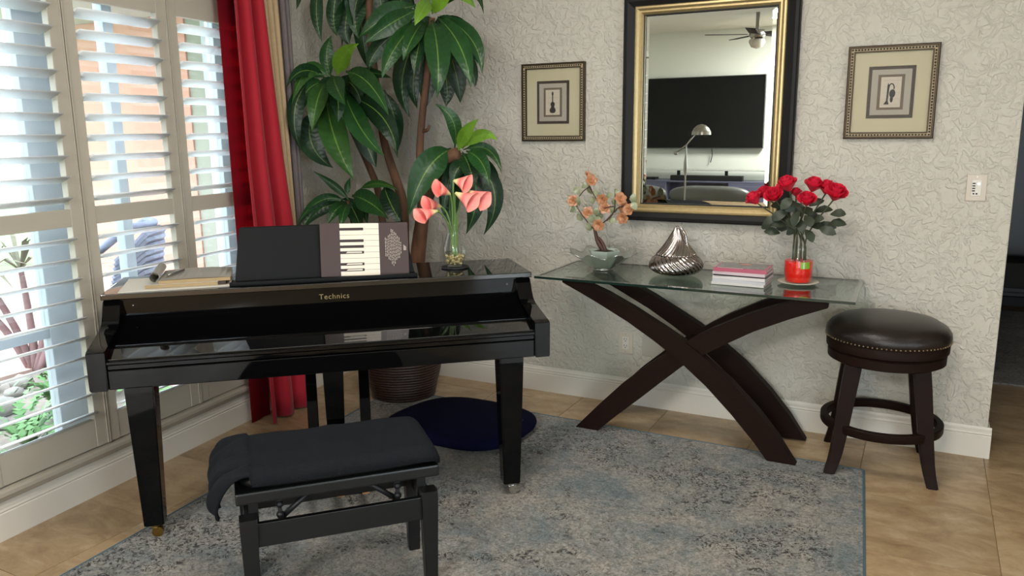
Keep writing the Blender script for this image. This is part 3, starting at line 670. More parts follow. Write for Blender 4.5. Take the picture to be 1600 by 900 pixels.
# ------------------------------------------------------------------ glass bowl and jade tree
bw_ = thing('glass_bowl', 'clear pressed glass bowl with a wavy petal rim holding the jade tree pot', 'bowl', (-1.405, 3.69, TZ))
def bowlbm(off):
    bm = bmesh.new(); rings = []; seg = 64
    for r, z in [(0.0, 0.004+off), (0.048, 0.004+off), (0.052, 0.010+off), (0.085, 0.030+off), (0.115, 0.052+off), (0.142, 0.068+off), (0.162, 0.080+off)]:
        ring = []
        for i in range(seg):
            a = 2*PI*i/seg; w = 1+0.10*(r/0.162)**2*math.cos(8*a); zz = z+0.012*(r/0.162)**3*math.cos(8*a)
            ring.append(bm.verts.new((r*w*math.cos(a), r*w*math.sin(a), zz)) if r > 0 else None)
        if r == 0: ring = [bm.verts.new((0, 0, z))]
        rings.append(ring)
    for k in range(len(rings)-1):
        for i in range(seg):
            j = (i+1) % seg; A, B = rings[k], rings[k+1]
            bm.faces.new((A[0], B[i], B[j]) if len(A) == 1 else (A[i], A[j], B[j], B[i]))
    return bm
fin('bowl_wall', bowlbm(0), M['bowl_glass'], bw_, True); fin('bowl_inner', bowlbm(0.005), M['bowl_glass'], bw_, True)
bm = bmesh.new(); lathe(bm, [(0.0, 0), (0.050, 0), (0.052, 0.004), (0.046, 0.009)], 32); fin('foot', bm, M['bowl_glass'], bw_, True)
bm = bmesh.new(); tube(bm, [(0.162*(1+0.10*math.cos(8*a))*math.cos(a), 0.162*(1+0.10*math.cos(8*a))*math.sin(a), 0.0825+0.012*math.cos(8*a)) for a in [2*PI*k/96 for k in range(97)]], 0.0028, 6, cap=False); fin('rim', bm, M['bowl_glass'], bw_, True)
jt = thing('jade_tree', 'small jade tree with pale green leaves and orange stone flowers in a celadon pot', 'ornament', (-1.405, 3.70, TZ+0.010))
JO = Vector((-1.405, 3.70, TZ+0.010))
bm = bmesh.new(); lathe(bm, [(0, 0), (0.048, 0.0), (0.056, 0.012), (0.072, 0.060), (0.082, 0.078), (0.083, 0.086), (0.074, 0.086), (0.070, 0.074), (0, 0.072)], 6); bmesh.ops.bevel(bm, geom=list(bm.edges), offset=0.002, segments=2, affect='EDGES'); fin('pot', bm, M['celadon'], jt, True, auto=35)
bm = bmesh.new(); lathe(bm, [(0.070, 0.073), (0.045, 0.080), (0, 0.083)], 24); fin('moss', bm, M['soil'], jt, True)
J = lambda L: [Vector(p)-JO+Vector((0, -0.02, 0)) for p in L]
T = [(-1.405, 3.74, 0.852), (-1.422, 3.74, 0.872), (-1.448, 3.74, 0.908), (-1.466, 3.74, 0.975)]
TUBE('trunk', J(T), [0.017, 0.015, 0.011, 0.0075], M['branch'], jt); TUBE('trunk', J([(-1.400, 3.735, 0.852), (-1.418, 3.73, 0.900), (-1.442, 3.735, 0.925)]), [0.011, 0.008, 0.006], M['branch'], jt)
BR = [[(-1.467, 3.74, 0.965), (-1.5, 3.74, 0.996), (-1.563, 3.74, 1.083), (-1.534, 3.74, 1.145), (-1.494, 3.74, 1.183), (-1.509, 3.74, 1.24)],
      [(-1.467, 3.74, 0.96), (-1.409, 3.74, 1.007), (-1.371, 3.74, 1.046), (-1.339, 3.74, 1.077), (-1.298, 3.74, 1.088), (-1.25, 3.74, 1.106)],
      [(-1.494, 3.74, 1.18), (-1.468, 3.74, 1.133), (-1.436, 3.74, 1.094), (-1.417, 3.74, 1.074)],
      [(-1.459, 3.74, 0.971), (-1.452, 3.74, 1.039), (-1.403, 3.74, 1.075), (-1.354, 3.74, 1.083)], [(-1.402, 3.74, 1.011), (-1.364, 3.74, 1.056), (-1.358, 3.74, 1.15)]]
for b in BR: TUBE('branch', J(b), [0.0042]+[0.0028]*(len(b)-1), M['branch'], jt, 6)
JF = [(-1.573, 3.719, 1.105), (-1.502, 3.744, 1.044), (-1.483, 3.73, 1.207), (-1.425, 3.748, 1.114), (-1.414, 3.75, 1.07), (-1.428, 3.705, 0.993), (-1.319, 3.701, 1.124), (-1.317, 3.767, 1.079), (-1.307, 3.721, 1.03), (-1.278, 3.719, 1.071), (-1.510, 3.75, 1.238)]
rr = random.Random(11)
def petal(bm, c, d, n, L, w):
    """small pointed petal or leaf blade from c along d, facing n"""
    d = d.normalized(); s = d.cross(n).normalized(); R = []
    for t, k in ((0, 0.15), (0.3, 0.8), (0.62, 1.0), (0.88, 0.55), (1.0, 0.05)):
        q = c+d*L*t+n*(0.18*L*math.sin(PI*t)); R.append((bm.verts.new(q-s*w*k+n*0.10*w*k), bm.verts.new(q), bm.verts.new(q+s*w*k+n*0.10*w*k)))
    for a, b in zip(R, R[1:]):
        bm.faces.new((a[0], a[1], b[1], b[0])); bm.faces.new((a[1], a[2], b[2], b[1]))
for i, p in enumerate(JF):
    bm = bmesh.new(); c = J([p])[0]; sz = 0.5 if i == 10 else 1.0
    nrm = Vector((rr.uniform(-0.5, 0.5)+0.3, -1, rr.uniform(-0.3, 0.5))).normalized(); a1 = nrm.cross(Vector((0, 0, 1))).normalized(); a2 = nrm.cross(a1)
    for k in range(6):
        a = 2*PI*k/6+rr.random()*0.3; petal(bm, c, a1*math.cos(a)+a2*math.sin(a)+nrm*0.35, nrm, 0.034*sz, 0.0145*sz)
    for k in range(4):
        a = 2*PI*k/4+0.4; petal(bm, c+nrm*0.003, a1*math.cos(a)+a2*math.sin(a)+nrm*0.8, nrm, 0.021*sz, 0.009*sz)
    fin('flower', bm, M['agate'], jt, True)
JL = [(-1.519, 3.738, 1.179), (-1.497, 3.767, 1.151), (-1.555, 3.738, 1.151), (-1.583, 3.751, 1.071), (-1.537, 3.712, 1.113), (-1.458, 3.751, 1.139), (-1.487, 3.769, 1.103), (-1.394, 3.742, 1.132), (-1.358, 3.759, 1.158), (-1.372, 3.754, 1.061), (-1.439, 3.705, 1.023), (-1.504, 3.761, 0.966), (-1.369, 3.747, 1.011), (-1.258, 3.724, 1.134), (-1.243, 3.702, 1.087), (-1.56, 3.769, 1.025), (-1.584, 3.738, 1.055), (-1.438, 3.758, 1.038), (-1.472, 3.77, 1.001), (-1.36, 3.757, 1.108), (-1.45, 3.72, 1.05), (-1.46, 3.71, 1.012), (-1.498, 3.74, 0.985), (-1.345, 3.74, 1.15)]
for p in JL:
    bm = bmesh.new(); c = J([p])[0]; a = rr.uniform(0, 2*PI); d = Vector((math.cos(a), rr.uniform(-0.4, 0.2), math.sin(a))); n = Vector((rr.uniform(-0.4, 0.4), -1, rr.uniform(-0.3, 0.3))).normalized()
    petal(bm, c-d*0.016, d, n, rr.uniform(0.038, 0.052), rr.uniform(0.013, 0.019)); fin('leaf', bm, M['jade'], jt, True)
# ------------------------------------------------------------------ rose vase
VX, VY = -0.480, 3.69
sc = thing('saucer', 'small round glazed saucer under the red rose vase', 'saucer', (VX+0.002, VY, TZ))
bm = bmesh.new(); lathe(bm, [(0, 0), (0.05, 0), (0.078, 0.006), (0.088, 0.011), (0.086, 0.013), (0.05, 0.006), (0, 0.006)], 40, rfun=lambda a, z: 1+0.015*math.cos(8*a)); fin('plate', bm, M['saucer'], sc, True)
rv = thing('rose_vase', 'clear glass vase with red filling on a saucer at the table end', 'vase', (VX, VY, TZ+0.007))
bm = bmesh.new(); lathe(bm, [(0, 0.001), (0.052, 0.001), (0.058, 0.008), (0.062, 0.05), (0.063, 0.095), (0.055, 0.125), (0.046, 0.150), (0.047, 0.172), (0.055, 0.186)], 40); fin('glass', bm, M['glass'], rv, True)
bm = bmesh.new(); lathe(bm, [(0, 0.004), (0.050, 0.004), (0.055, 0.010), (0.0595, 0.05), (0.0605, 0.098), (0, 0.098)], 40); fin('filling', bm, M['redgel'], rv, True, auto=50)
bm = bmesh.new()
for k in range(9):
    a = -1.30+0.1*k*0.8; b = a+0.082; r = 0.0612
    bm.faces.new([bm.verts.new((r*math.cos(x), r*math.sin(x), z)) for x, z in ((a, 0.068), (b, 0.068), (b, 0.098), (a, 0.098))])
bmesh.ops.remove_doubles(bm, verts=bm.verts, dist=0.001); fin('filling_band', bm, M['greengel'], rv)
def rose(loc, size, seed, label, base):
    rr = random.Random(seed); o = thing('rose', label, 'flower', base, 0); L0 = Vector(base); c = Vector(loc)-L0
    bm = bmesh.new(); ax = (c.normalized()*0.9+Vector((rr.uniform(-0.3, 0.3), rr.uniform(-0.75, -0.1), rr.uniform(0.2, 0.6)))).normalized()
    a1 = ax.cross(Vector((0.2, 0.1, 1))).normalized(); a2 = ax.cross(a1)
    for ring, (n, r0, open_, h) in enumerate(((3, 0.24, 0.02, 0.80), (4, 0.46, 0.12, 0.80), (5, 0.68, 0.32, 0.74), (5, 0.86, 0.62, 0.66))):
        for k in range(n):
            a0 = 2*PI*k/n+ring*0.7+rr.uniform(-0.15, 0.15); wd = 2*PI/n*0.72; G = []
            for i in range(5):
                t = i/4; row = []
                for j in range(5):
                    s = (j/4-0.5)*2; aa = a0+s*wd*(0.35+0.65*math.sin(PI*min(t, 0.9)*0.62)); rad = size*0.5*(r0*(0.25+0.75*math.sin(t*PI/2))+open_*0.35*t*t)
                    hh = size*(h*t-0.22-open_*0.30*t**3)-size*0.06*s*s*t
                    row.append(bm.verts.new(c+a1*math.cos(aa)*rad+a2*math.sin(aa)*rad+ax*hh))
                G.append(row)
            for i in range(4):
                for j in range(4): bm.faces.new((G[i][j], G[i][j+1], G[i+1][j+1], G[i+1][j]))
    bmesh.ops.remove_doubles(bm, verts=bm.verts, dist=1e-5)
    fin('bloom', bm, M['rose'], o, True)
    mid = c*0.5+Vector((c.x*(-0.12), 0.0, 0.03)); TUBE('stem', [(0, 0, 0), tuple(Vector((c.x*0.12, c.y*0.12, c.z*0.42))), tuple(c-ax*size*0.2)], 0.0032, M['rosestem'], o, 6)
    return o, L0
RH = [((-0.674, 3.65, 1.138), 'rose furthest left, low over the mirror frame corner'), ((-0.640, 3.70, 1.160), 'rose second from the left, just above the furthest left one'), ((-0.593, 3.65, 1.155), 'open rose in the left group, in front of the dark leaves'),
      ((-0.542, 3.68, 1.200), 'topmost rose of the left group'), ((-0.515, 3.74, 1.165), 'small rose bud below the topmost left rose'), ((-0.453, 3.62, 1.142), 'rose in the middle of the bouquet, lowest of the right group'),
      ((-0.442, 3.71, 1.198), 'topmost rose of the right group, tilted left'), ((-0.389, 3.73, 1.186), 'rose in the right group between the tilted one and the furthest right'), ((-0.345, 3.66, 1.168), 'large open rose furthest right in the bouquet')]
SZ = [0.076, 0.072, 0.082, 0.088, 0.050, 0.080, 0.082, 0.078, 0.094]
roses = []
for i, (p, lab) in enumerate(RH):
    a = 2*PI*i/9; roses.append(rose(p, SZ[i], 40+i, lab.replace('rose', 'red rose', 1).replace('bud', 'bud'), (VX+0.028*math.cos(a), VY+0.028*math.sin(a), TZ+0.107)))
RL = [(-0.604, 3.67, 1.048), (-0.597, 3.69, 0.994), (-0.627, 3.73, 1.02), (-0.558, 3.66, 1.079), (-0.526, 3.67, 1.108), (-0.443, 3.61, 1.061), (-0.437, 3.61, 1.0), (-0.378, 3.69, 1.036), (-0.336, 3.65, 1.045), (-0.329, 3.65, 1.089), (-0.4, 3.71, 1.094), (-0.372, 3.64, 1.019), (-0.491, 3.63, 1.071), (-0.51, 3.69, 1.007), (-0.556, 3.72, 1.016), (-0.427, 3.72, 1.126), (-0.537, 3.64, 1.130), (-0.575, 3.69, 1.113), (-0.49, 3.71, 1.091), (-0.443, 3.73, 1.068), (-0.57, 3.66, 1.03), (-0.47, 3.64, 1.035), (-0.51, 3.64, 1.04), (-0.41, 3.65, 1.06), (-0.545, 3.69, 1.06), (-0.46, 3.66, 1.10), (-0.50, 3.66, 1.12), (-0.42, 3.67, 1.03)]
rr = random.Random(21)
for i, p in enumerate(RL):
    # each leaf hangs on the nearest rose stem
    P = Vector(p); best = min(range(9), key=lambda k: (Vector(RH[k][0]).x-P.x)**2+(Vector(RH[k][0]).y-P.y)**2)
    o, L0 = roses[best]; bm = bmesh.new(); c = P-L0
    d = Vector((P.x-VX, (P.y-VY)*0.5, -0.02+rr.uniform(-0.05, 0.05))).normalized()
    n = Vector((rr.uniform(-0.5, 0.5), -1, rr.uniform(0.1, 1.0))).normalized(); petal(bm, c-d*0.03, d, n, rr.uniform(0.062, 0.078), rr.uniform(0.019, 0.025)); fin('leaf', bm, M['roseleaf'], o, True)
# ------------------------------------------------------------------ mirror and pictures
def frame_ring(bm, x0, x1, z0, z1, prof):
    """mitred frame: prof = list of (inset, y) points from the outer back edge inwards"""
    R = []
    for ins, y in prof: R.append([bm.verts.new(q) for q in ((x0+ins, y, z0+ins), (x1-ins, y, z0+ins), (x1-ins, y, z1-ins), (x0+ins, y, z1-ins))])
    for a, b in zip(R, R[1:]):
        for k in range(4): bm.faces.new((a[k], a[(k+1) % 4], b[(k+1) % 4], b[k]))
mr = thing('wall_mirror', 'tall wall mirror in a black frame with a champagne gold inner edge', 'mirror', (-0.976, YB, 1.541))
MX, MZ = 0.414, 0.543
bm = bmesh.new(); frame_ring(bm, -MX, MX, -MZ, MZ, [(0, 0), (0, -0.040), (0.006, -0.046), (0.020, -0.047), (0.048, -0.036), (0.058, -0.034), (0.060, -0.02)]); fin('outer_frame', bm, M['frameblack'], mr)
bm = bmesh.new(); frame_ring(bm, -MX+0.057, MX-0.057, -MZ+0.043, MZ-0.043, [(0, -0.02), (0, -0.040), (0.004, -0.044), (0.012, -0.045), (0.022, -0.038), (0.030, -0.038), (0.036, -0.032), (0.040, -0.028), (0.041, -0.014)]); fin('gold_liner', bm, M['gold'], mr)
gx, gz = 0.3125, 0.4575
bm = bmesh.new(); frame_ring(bm, -gx-0.003, gx+0.003, -gz-0.003, gz+0.003, [(0, -0.0245), (0.005, -0.0245), (0.005, -0.018)]); fin('inner_lip', bm, M['dark'], mr)
bm = bmesh.new(); frame_ring(bm, -gx, gx, -gz, gz, [(0, -0.0135), (0.022, -0.0155)]); f_ = [bm.verts.new(q) for q in ((-gx+0.022, -0.0155, -gz+0.022), (gx-0.022, -0.0155, -gz+0.022), (gx-0.022, -0.0155, gz-0.022), (-gx+0.022, -0.0155, gz-0.022))]; bm.faces.new(f_)
bmesh.ops.remove_doubles(bm, verts=bm.verts, dist=1e-5); g = fin('mirror_glass', bm, M['mirror'], mr)
BX('backing', -0.36, 0.36, -0.012, 0, -0.50, 0.50, M['dark'], mr)
def flat(bm, pts, y):
    bm.faces.new([bm.verts.new((x, y, z)) for x, z in pts])
def picture(x0, x1, z0, z1, label, kind):
    cx, cz = (x0+x1)/2, (z0+z1)/2; hw, hh = (x1-x0)/2, (z1-z0)/2
    o = thing('framed_print', label, 'picture', (cx, YB, cz))
    bm = bmesh.new(); frame_ring(bm, -hw, hw, -hh, hh, [(0, 0), (0, -0.020), (0.004, -0.024), (0.009, -0.024), (0.011, -0.018), (0.022, -0.018), (0.023, -0.021), (0.027, -0.021), (0.029, -0.010)]); fin('frame', bm, M['bronze'], o)
    bm = bmesh.new(); frame_ring(bm, -hw, hw, -hh, hh, [(0.0105, -0.0183), (0.0225, -0.0183)]); fin('channel', bm, M['channel'], o)
    bm = bmesh.new(); n = 0
    def bead(x, z, v):
        r = bmesh.ops.create_icosphere(bm, subdivisions=1, radius=0.0052)['verts']
        bmesh.ops.scale(bm, vec=(1.0 if v else 0.75, 0.8, 0.75 if v else 1.0), verts=r); bmesh.ops.translate(bm, vec=(x, -0.0200, z), verts=r)
    st = 0.0125
    k = -hw+0.0165
    while k < hw-0.012: bead(k, hh-0.0165, True); bead(k, -hh+0.0165, True); k += st
    k = -hh+0.0165+st
    while k < hh-0.024: bead(-hw+0.0165, k, False); bead(hw-0.0165, k, False); k += st
    b = fin('beading', bm, M['dark'], o, True); tag(b, kind='stuff')
    BX('backing', -hw+0.01, hw-0.01, -0.006, 0, -hh+0.01, hh-0.01, M['dark'], o)
    BX('mat_board', -hw+0.026, hw-0.026, -0.010, -0.006, -hh+0.026, hh-0.026, M['mat_cream'], o)
    w, h = 0.0925, 0.1105
    BX('dark_mat', -w, w, -0.0125, -0.010, -h, h, M['print_dark'], o)
    BX('taupe_mat', -w+0.014, w-0.014, -0.0135, -0.0125, -h+0.014, h-0.014, M['print_taupe'], o)
    BX('brown_mat', -w+0.040, w-0.040, -0.0145, -0.0135, -h+0.036, h-0.036, M['print_brown'], o)
    pr = BX('print', -w+0.052, w-0.052, -0.0155, -0.0145, -h+0.046, h-0.046, M['print_ivory'], o)
    bm = bmesh.new()
    for k in range(5): flat(bm, [(-0.034, 0.050-0.026*k), (0.034, 0.050-0.026*k), (0.034, 0.0488-0.026*k), (-0.034, 0.0488-0.026*k)], -0.0157)
    fin('ruled_lines', bm, M['print_taupe'], pr)
    bm = bmesh.new(); y = -0.0162
    def ell(cx, cz, rx, rz): flat(bm, [(cx+rx*math.cos(2*PI*k/20), cz+rz*math.sin(2*PI*k/20)) for k in range(20)], y)
    if kind == 'violin':
        pts = [(0.0, -0.056), (0.012, -0.053), (0.018, -0.044), (0.016, -0.034), (0.010, -0.027), (0.009, -0.020), (0.013, -0.012), (0.011, -0.003), (0.005, 0.002), (0.003, 0.003), (0.003, 0.034), (0.006, 0.042), (0.004, 0.052), (0, 0.056)]
        pts = pts+[(-x, z) for x, z in pts[::-1][1:-1]]
        flat(bm, pts, y)
    else:
        for a, b in (((-0.020, -0.052), (0.0, 0.0)),): flat(bm, [(-0.026, -0.052), (-0.004, -0.052), (-0.009, -0.036), (-0.006, 0.028), (-0.012, 0.040), (-0.014, 0.028), (-0.016, -0.036)], y)
        ell(0.007, -0.006, 0.012, 0.018); ell(0.005, -0.030, 0.006, 0.014)
        for k in range(14):
            a, b = -0.3+k*0.26, -0.3+(k+1)*0.26
            flat(bm, [(0.002+0.013*math.cos(a), 0.018+0.020*math.sin(a)), (0.002+0.013*math.cos(b), 0.018+0.020*math.sin(b)), (0.002+0.008*math.cos(b), 0.018+0.015*math.sin(b)), (0.002+0.008*math.cos(a), 0.018+0.015*math.sin(a))], y)
    fin('instrument', bm, M['ink'], pr)
    BX('glazing', -hw+0.026, hw-0.026, -0.0185, -0.0175, -hh+0.026, hh-0.026, M['glazing'], o)
picture(-1.968, -1.604, 1.397, 1.799, 'beaded frame with a violin print in cream mat, left of the mirror', 'violin')
picture(-0.353, 0.006, 1.402, 1.800, 'beaded frame with a horn print in cream mat, right of the mirror', 'horn')
# ------------------------------------------------------------------ wall plates
o = thing('wall_outlet', 'ivory duplex power outlet low on the wall under the table', 'outlet', (-1.3635, YB, 0.335))
BX('plate', -0.040, 0.040, -0.006, 0.0, -0.058, 0.058, M['plate'], o, 0.003)
sk = BX('receptacle', -0.017, 0.017, -0.0085, -0.006, -0.034, 0.034, M['socket'], o, 0.001)
for zc in (0.018, -0.018):
    for x in (-0.0065, 0.0065): BX('slot', x-0.0013, x+0.0013, -0.0092, -0.0084, zc, zc+0.010, M['dark'], sk)
    bm = bmesh.new(); flat(bm, [(0.003*math.cos(2*PI*k/10), zc-0.006+0.003*math.sin(2*PI*k/10)) for k in range(10)], -0.0088); fin('slot', bm, M['dark'], sk)
for zc in (0.048, -0.048):
    bm = bmesh.new(); flat(bm, [(0.003*math.cos(2*PI*k/10), zc+0.003*math.sin(2*PI*k/10)) for k in range(10)], -0.0064); fin('screw', bm, M['steel'], o)
o = thing('blank_plate', 'painted blank wall plate behind the crossed table legs', 'wall plate', (-1.215, YB, 0.335))
BX('plate', -0.057, 0.057, -0.005, 0.0, -0.058, 0.058, M['plate_grey'], o, 0.002)
BX('insert', -0.036, 0.040, -0.0075, -0.005, -0.036, 0.036, M['plate_grey'], o, 0.001)
o = thing('wall_control', 'ivory wall control plate with a column of small buttons beside the doorway', 'switch', (0.1865, YB, 1.195))
BX('plate', -0.0375, 0.0375, -0.006, 0.0, -0.056, 0.056, M['plate'], o, 0.003)
kp = BX('keypad', -0.0185, 0.0185, -0.009, -0.006, -0.034, 0.034, M['socket'], o, 0.0015)
for k in range(4): BX('button', -0.0155, -0.004, -0.0105, -0.009, 0.016-0.0105*k, 0.021-0.0105*k, M['dark'], kp, 0.0008)
for x in (-0.009, 0.002): BX('button', x-0.003, x+0.004, -0.0105, -0.009, -0.028, -0.022, M['dark'], kp, 0.0008)
bm = bmesh.new(); flat(bm, [(0.008+0.0065*math.cos(2*PI*k/16), 0.017+0.0065*math.sin(2*PI*k/16)) for k in range(16)], -0.0094); fin('dial', bm, M['steel'], kp)
for zc in (0.046, -0.046):
    bm = bmesh.new(); flat(bm, [(0.0025*math.cos(2*PI*k/10), zc+0.0025*math.sin(2*PI*k/10)) for k in range(10)], -0.0064); fin('screw', bm, M['steel'], o)
# ------------------------------------------------------------------ bar stool
SXc, SYc = -0.100, 3.662
st = thing('bar_stool', 'round dark wood stool with a brown leather seat edged in nailheads', 'stool', (SXc, SYc, 0), math.radians(6))
bm = bmesh.new(); lathe(bm, [(0.236, 0.568), (0.243, 0.578), (0.247, 0.592), (0.243, 0.612), (0.228, 0.633), (0.19, 0.655), (0.13, 0.668), (0.06, 0.673), (0, 0.674)], 56); fin('seat', bm, M['leather'], st, True)
bm = bmesh.new(); lathe(bm, [(0, 0.528), (0.232, 0.528), (0.240, 0.532), (0.241, 0.560), (0.236, 0.570), (0, 0.570)], 56); fin('seat_ring', bm, M['walnut'], st, True, auto=40)
bm = bmesh.new(); lathe(bm, [(0, 0.478), (0.222, 0.478), (0.232, 0.484), (0.233, 0.518), (0.226, 0.525), (0, 0.528)], 56); fin('swivel_ring', bm, M['walnut'], st, True, auto=40)
bm = bmesh.new(); bmesh.ops.create_icosphere(bm, subdivisions=1, radius=0.0042); nme = bpy.data.meshes.new('nail'); bm.to_mesh(nme); bm.free(); setmat(nme, M['nail'])
for p in nme.polygons: p.use_smooth = True
for k in range(88):
    a = 2*PI*k/88; link('nailhead', nme, st, Matrix.Translation((0.2445*math.cos(a), 0.2445*math.sin(a), 0.578)))
LP = []
for sx, sy in ((-1, -1), (1, -1), (-1, 1), (1, 1)):
    bm = bmesh.new(); R = []
    for z, off, w in ((0.480, 0.128, 0.033), (0.40, 0.138, 0.032), (0.28, 0.152, 0.030), (0.18, 0.163, 0.028), (0.10, 0.174, 0.026), (0.05, 0.184, 0.024), (0.0 if (sx, sy) != (-1, -1) else 0.008, 0.197, 0.022)):
        cx, cy = sx*off, sy*off
        R.append([bm.verts.new((cx+a*w, cy+b*w, z)) for a, b in ((-1, -1), (1, -1), (1, 1), (-1, 1))])
    for a, b in zip(R, R[1:]):
        for k in range(4): bm.faces.new((a[k], a[(k+1) % 4], b[(k+1) % 4], b[k]))
    bm.faces.new(R[0]); bm.faces.new(R[-1][::-1])
    bmesh.ops.bevel(bm, geom=[e for e in bm.edges if abs(e.verts[0].co.z-e.verts[1].co.z) > 0.02], offset=0.006, segments=2, affect='EDGES'); fin('leg', bm, M['walnut'], st)
bm = bmesh.new(); lathe(bm, [(0.216, 0.182), (0.243, 0.182), (0.245, 0.186), (0.245, 0.214), (0.241, 0.218), (0.218, 0.218), (0.214, 0.214), (0.214, 0.186), (0.216, 0.182)], 56); fin('footrest', bm, M['walnut'], st, True, auto=40)
# ------------------------------------------------------------------ floor cushion
bm = bmesh.new(); cushion_bm(bm, (0, 0, 0.0), (0.69, 0.57, 0.095), 3.0, 40, 14)
for v in bm.verts: v.co.z = max(v.co.z, -0.042)+0.043; v.co.x *= 1+0.10*(-v.co.y/0.26)*(1 if v.co.x < 0 else -0.1)
cu = fin('floor_cushion', bm, M['navy'], smooth=True); cu.location = (-1.935, 3.185, 0.008); cu.rotation_euler = (0, 0, math.radians(-2)); tag(cu, 'flat oval navy plush pet cushion on the rug behind the piano leg', 'cushion')
# ------------------------------------------------------------------ digital grand piano
PA = math.radians(41.32)
pn = thing('digital_piano', 'glossy black digital grand style piano with closed key lid on brass casters', 'piano', (-2.388, 1.753, 0), PA)
PM_ = Matrix.Translation((-2.388, 1.753, 0)) @ Matrix.Rotation(PA, 4, 'Z')
UL, UR, TH = -0.152, 1.500, 0.060
CH = spline([(0.0, 0.717), (0.010, 0.7225), (0.090, 0.735), (0.170, 0.748), (0.225, 0.760), (0.258, 0.782), (0.276, 0.812), (0.300, 0.846)], 3)
for nm, a, b in (('cheek', UL, UL+TH), ('cheek', UR-TH, UR)):
    bm = bmesh.new(); prism(bm, [(0.0, 0.582)]+CH+[(0.64, 0.850), (0.64, 0.582)], a, b, 'yz')
    es = [e for e in bm.edges if abs(e.verts[0].co.x-e.verts[1].co.x) < 1e-6]
    bmesh.ops.bevel(bm, geom=es, offset=0.0035, segments=2, affect='EDGES')
    fin(nm, bm, M['piano'], pn, True, auto=30)
IL, IR = UL+TH+0.001, UR-TH-0.001
bm = bmesh.new(); b2(bm, UL-0.001, UR+0.001, 0.270, 0.660, 0.850, 0.872, 0.0035); fin('lid', bm, M['piano_top'], pn)
bm = bmesh.new(); b2(bm, IL, IR, 0.315, 0.34, 0.780, 0.849); b2(bm, IL, IR, 0.300, 0.318, 0.842, 0.849); fin('name_board', bm, M['piano'], pn)
bm = bmesh.new()   # closed key lid: gentle slope, then a hollow rising to the name board
prof = spline([(0.020, 0.6895), (0.060, 0.6998), (0.110, 0.7125), (0.165, 0.7260), (0.222, 0.741), (0.262, 0.754), (0.290, 0.770), (0.304, 0.783)], 4)
prism(bm, [(0.018, 0.684)]+prof+[(0.312, 0.783), (0.312, 0.684)], IL, IR, 'yz'); fin('key_lid', bm, M['piano_top'], pn, True, auto=35)
bm = bmesh.new(); prism(bm, [(0.014, 0.655), (0.014, 0.668), (0.006, 0.674), (0.006, 0.682), (0.016, 0.687), (0.10, 0.687), (0.10, 0.655)], IL, IR, 'yz'); fin('lid_lip', bm, M['piano'], pn)
bm = bmesh.new(); b2(bm, IL, IR, 0.008, 0.05, 0.583, 0.651, 0.003); fin('key_slip', bm, M['piano'], pn)
bm = bmesh.new(); b2(bm, IL, IR, 0.02, 0.62, 0.590, 0.62); b2(bm, IL, IR, 0.60, 0.63, 0.60, 0.85); fin('body', bm, M['piano'], pn)
for u in (-0.052, 1.405):
    bm = bmesh.new(); bmesh.ops.create_uvsphere(bm, u_segments=12, v_segments=8, radius=0.0055); bmesh.ops.translate(bm, vec=(u, 0.314, 0.818), verts=bm.verts); fin('rubber_stop', bm, M['steel'], pn, True)
# maker's lettering on the name board
tc = bpy.data.curves.new('lettering', 'FONT'); tc.body = 'Technics'; tc.size = 0.030; tc.space_character = 1.12; tc.extrude = 0.0003; tc.align_x = 'CENTER'
to = bpy.data.objects.new('tmp', tc); COL.objects.link(to); bpy.context.view_layer.update()
tm = bpy.data.meshes.new_from_object(to.evaluated_get(bpy.context.evaluated_depsgraph_get())); bpy.data.objects.remove(to)
tm.materials.clear(); setmat(tm, mat('gold_lettering', (150, 132, 92), 0.35, 0.6)); tm.name = 'lettering'
link('lettering', tm, pn, Matrix.Translation((0.692, 0.3145, 0.799)) @ Matrix.Rotation(PI/2, 4, 'X'))
def leg(x, y, z0, z1, w0, w1, bmv=0.004):
    bm = bmesh.new()
    R = [[bm.verts.new((x+a*w, y+b*w, z)) for a, b in ((-1, -1), (1, -1), (1, 1), (-1, 1))] for z, w in ((z1, w1), (z1-0.02, w1), (z0, w0))]
    for a, b in zip(R, R[1:]):
        for k in range(4): bm.faces.new((a[k], a[(k+1) % 4], b[(k+1) % 4], b[k]))
    bm.faces.new(R[0]); bm.faces.new(R[-1][::-1]); bmesh.ops.bevel(bm, geom=[e for e in bm.edges if abs(e.verts[0].co.z-e.verts[1].co.z) > 0.01], offset=bmv, segments=2, affect='EDGES'); return bm
def caster(x, y, m_, parent, z0=0.008):
    bm = bmesh.new(); lathe(bm, [(0, 0.058), (0.022, 0.058), (0.022, 0.052), (0.010, 0.050), (0.010, 0.040), (0, 0.040)], 16, c=(x, y, z0-0.008))
    for s in (-1, 1):
        lathe_m = bmesh.ops.create_cone(bm, cap_ends=True, segments=20, radius1=0.019, radius2=0.019, depth=0.010)['verts']
        bmesh.ops.rotate(bm, cent=(0, 0, 0), matrix=Matrix.Rotation(PI/2, 3, 'X'), verts=lathe_m); bmesh.ops.translate(bm, vec=(x+0.008, y+s*0.009, z0+0.019), verts=lathe_m)
    b2(bm, x-0.010, x+0.012, y-0.003, y+0.003, z0+0.012, z0+0.042); b2(bm, x-0.006, x+0.010, y-0.017, y+0.017, z0+0.030, z0+0.040, 0.002)
    return fin('caster', bm, m_, parent, True, auto=35)
for u, cm in ((0.004, 'brass'), (1.346, 'chrome')):
    l = fin('leg', leg(u, 0.052, 0.056, 0.586, 0.034, 0.048), M['piano'], pn); caster(u, 0.040, M[cm], l)
l = fin('leg', leg(0.672, 0.50, 0.056, 0.592, 0.034, 0.046), M['piano'], pn); caster(0.672, 0.50, M['brass'], l, 0.008)
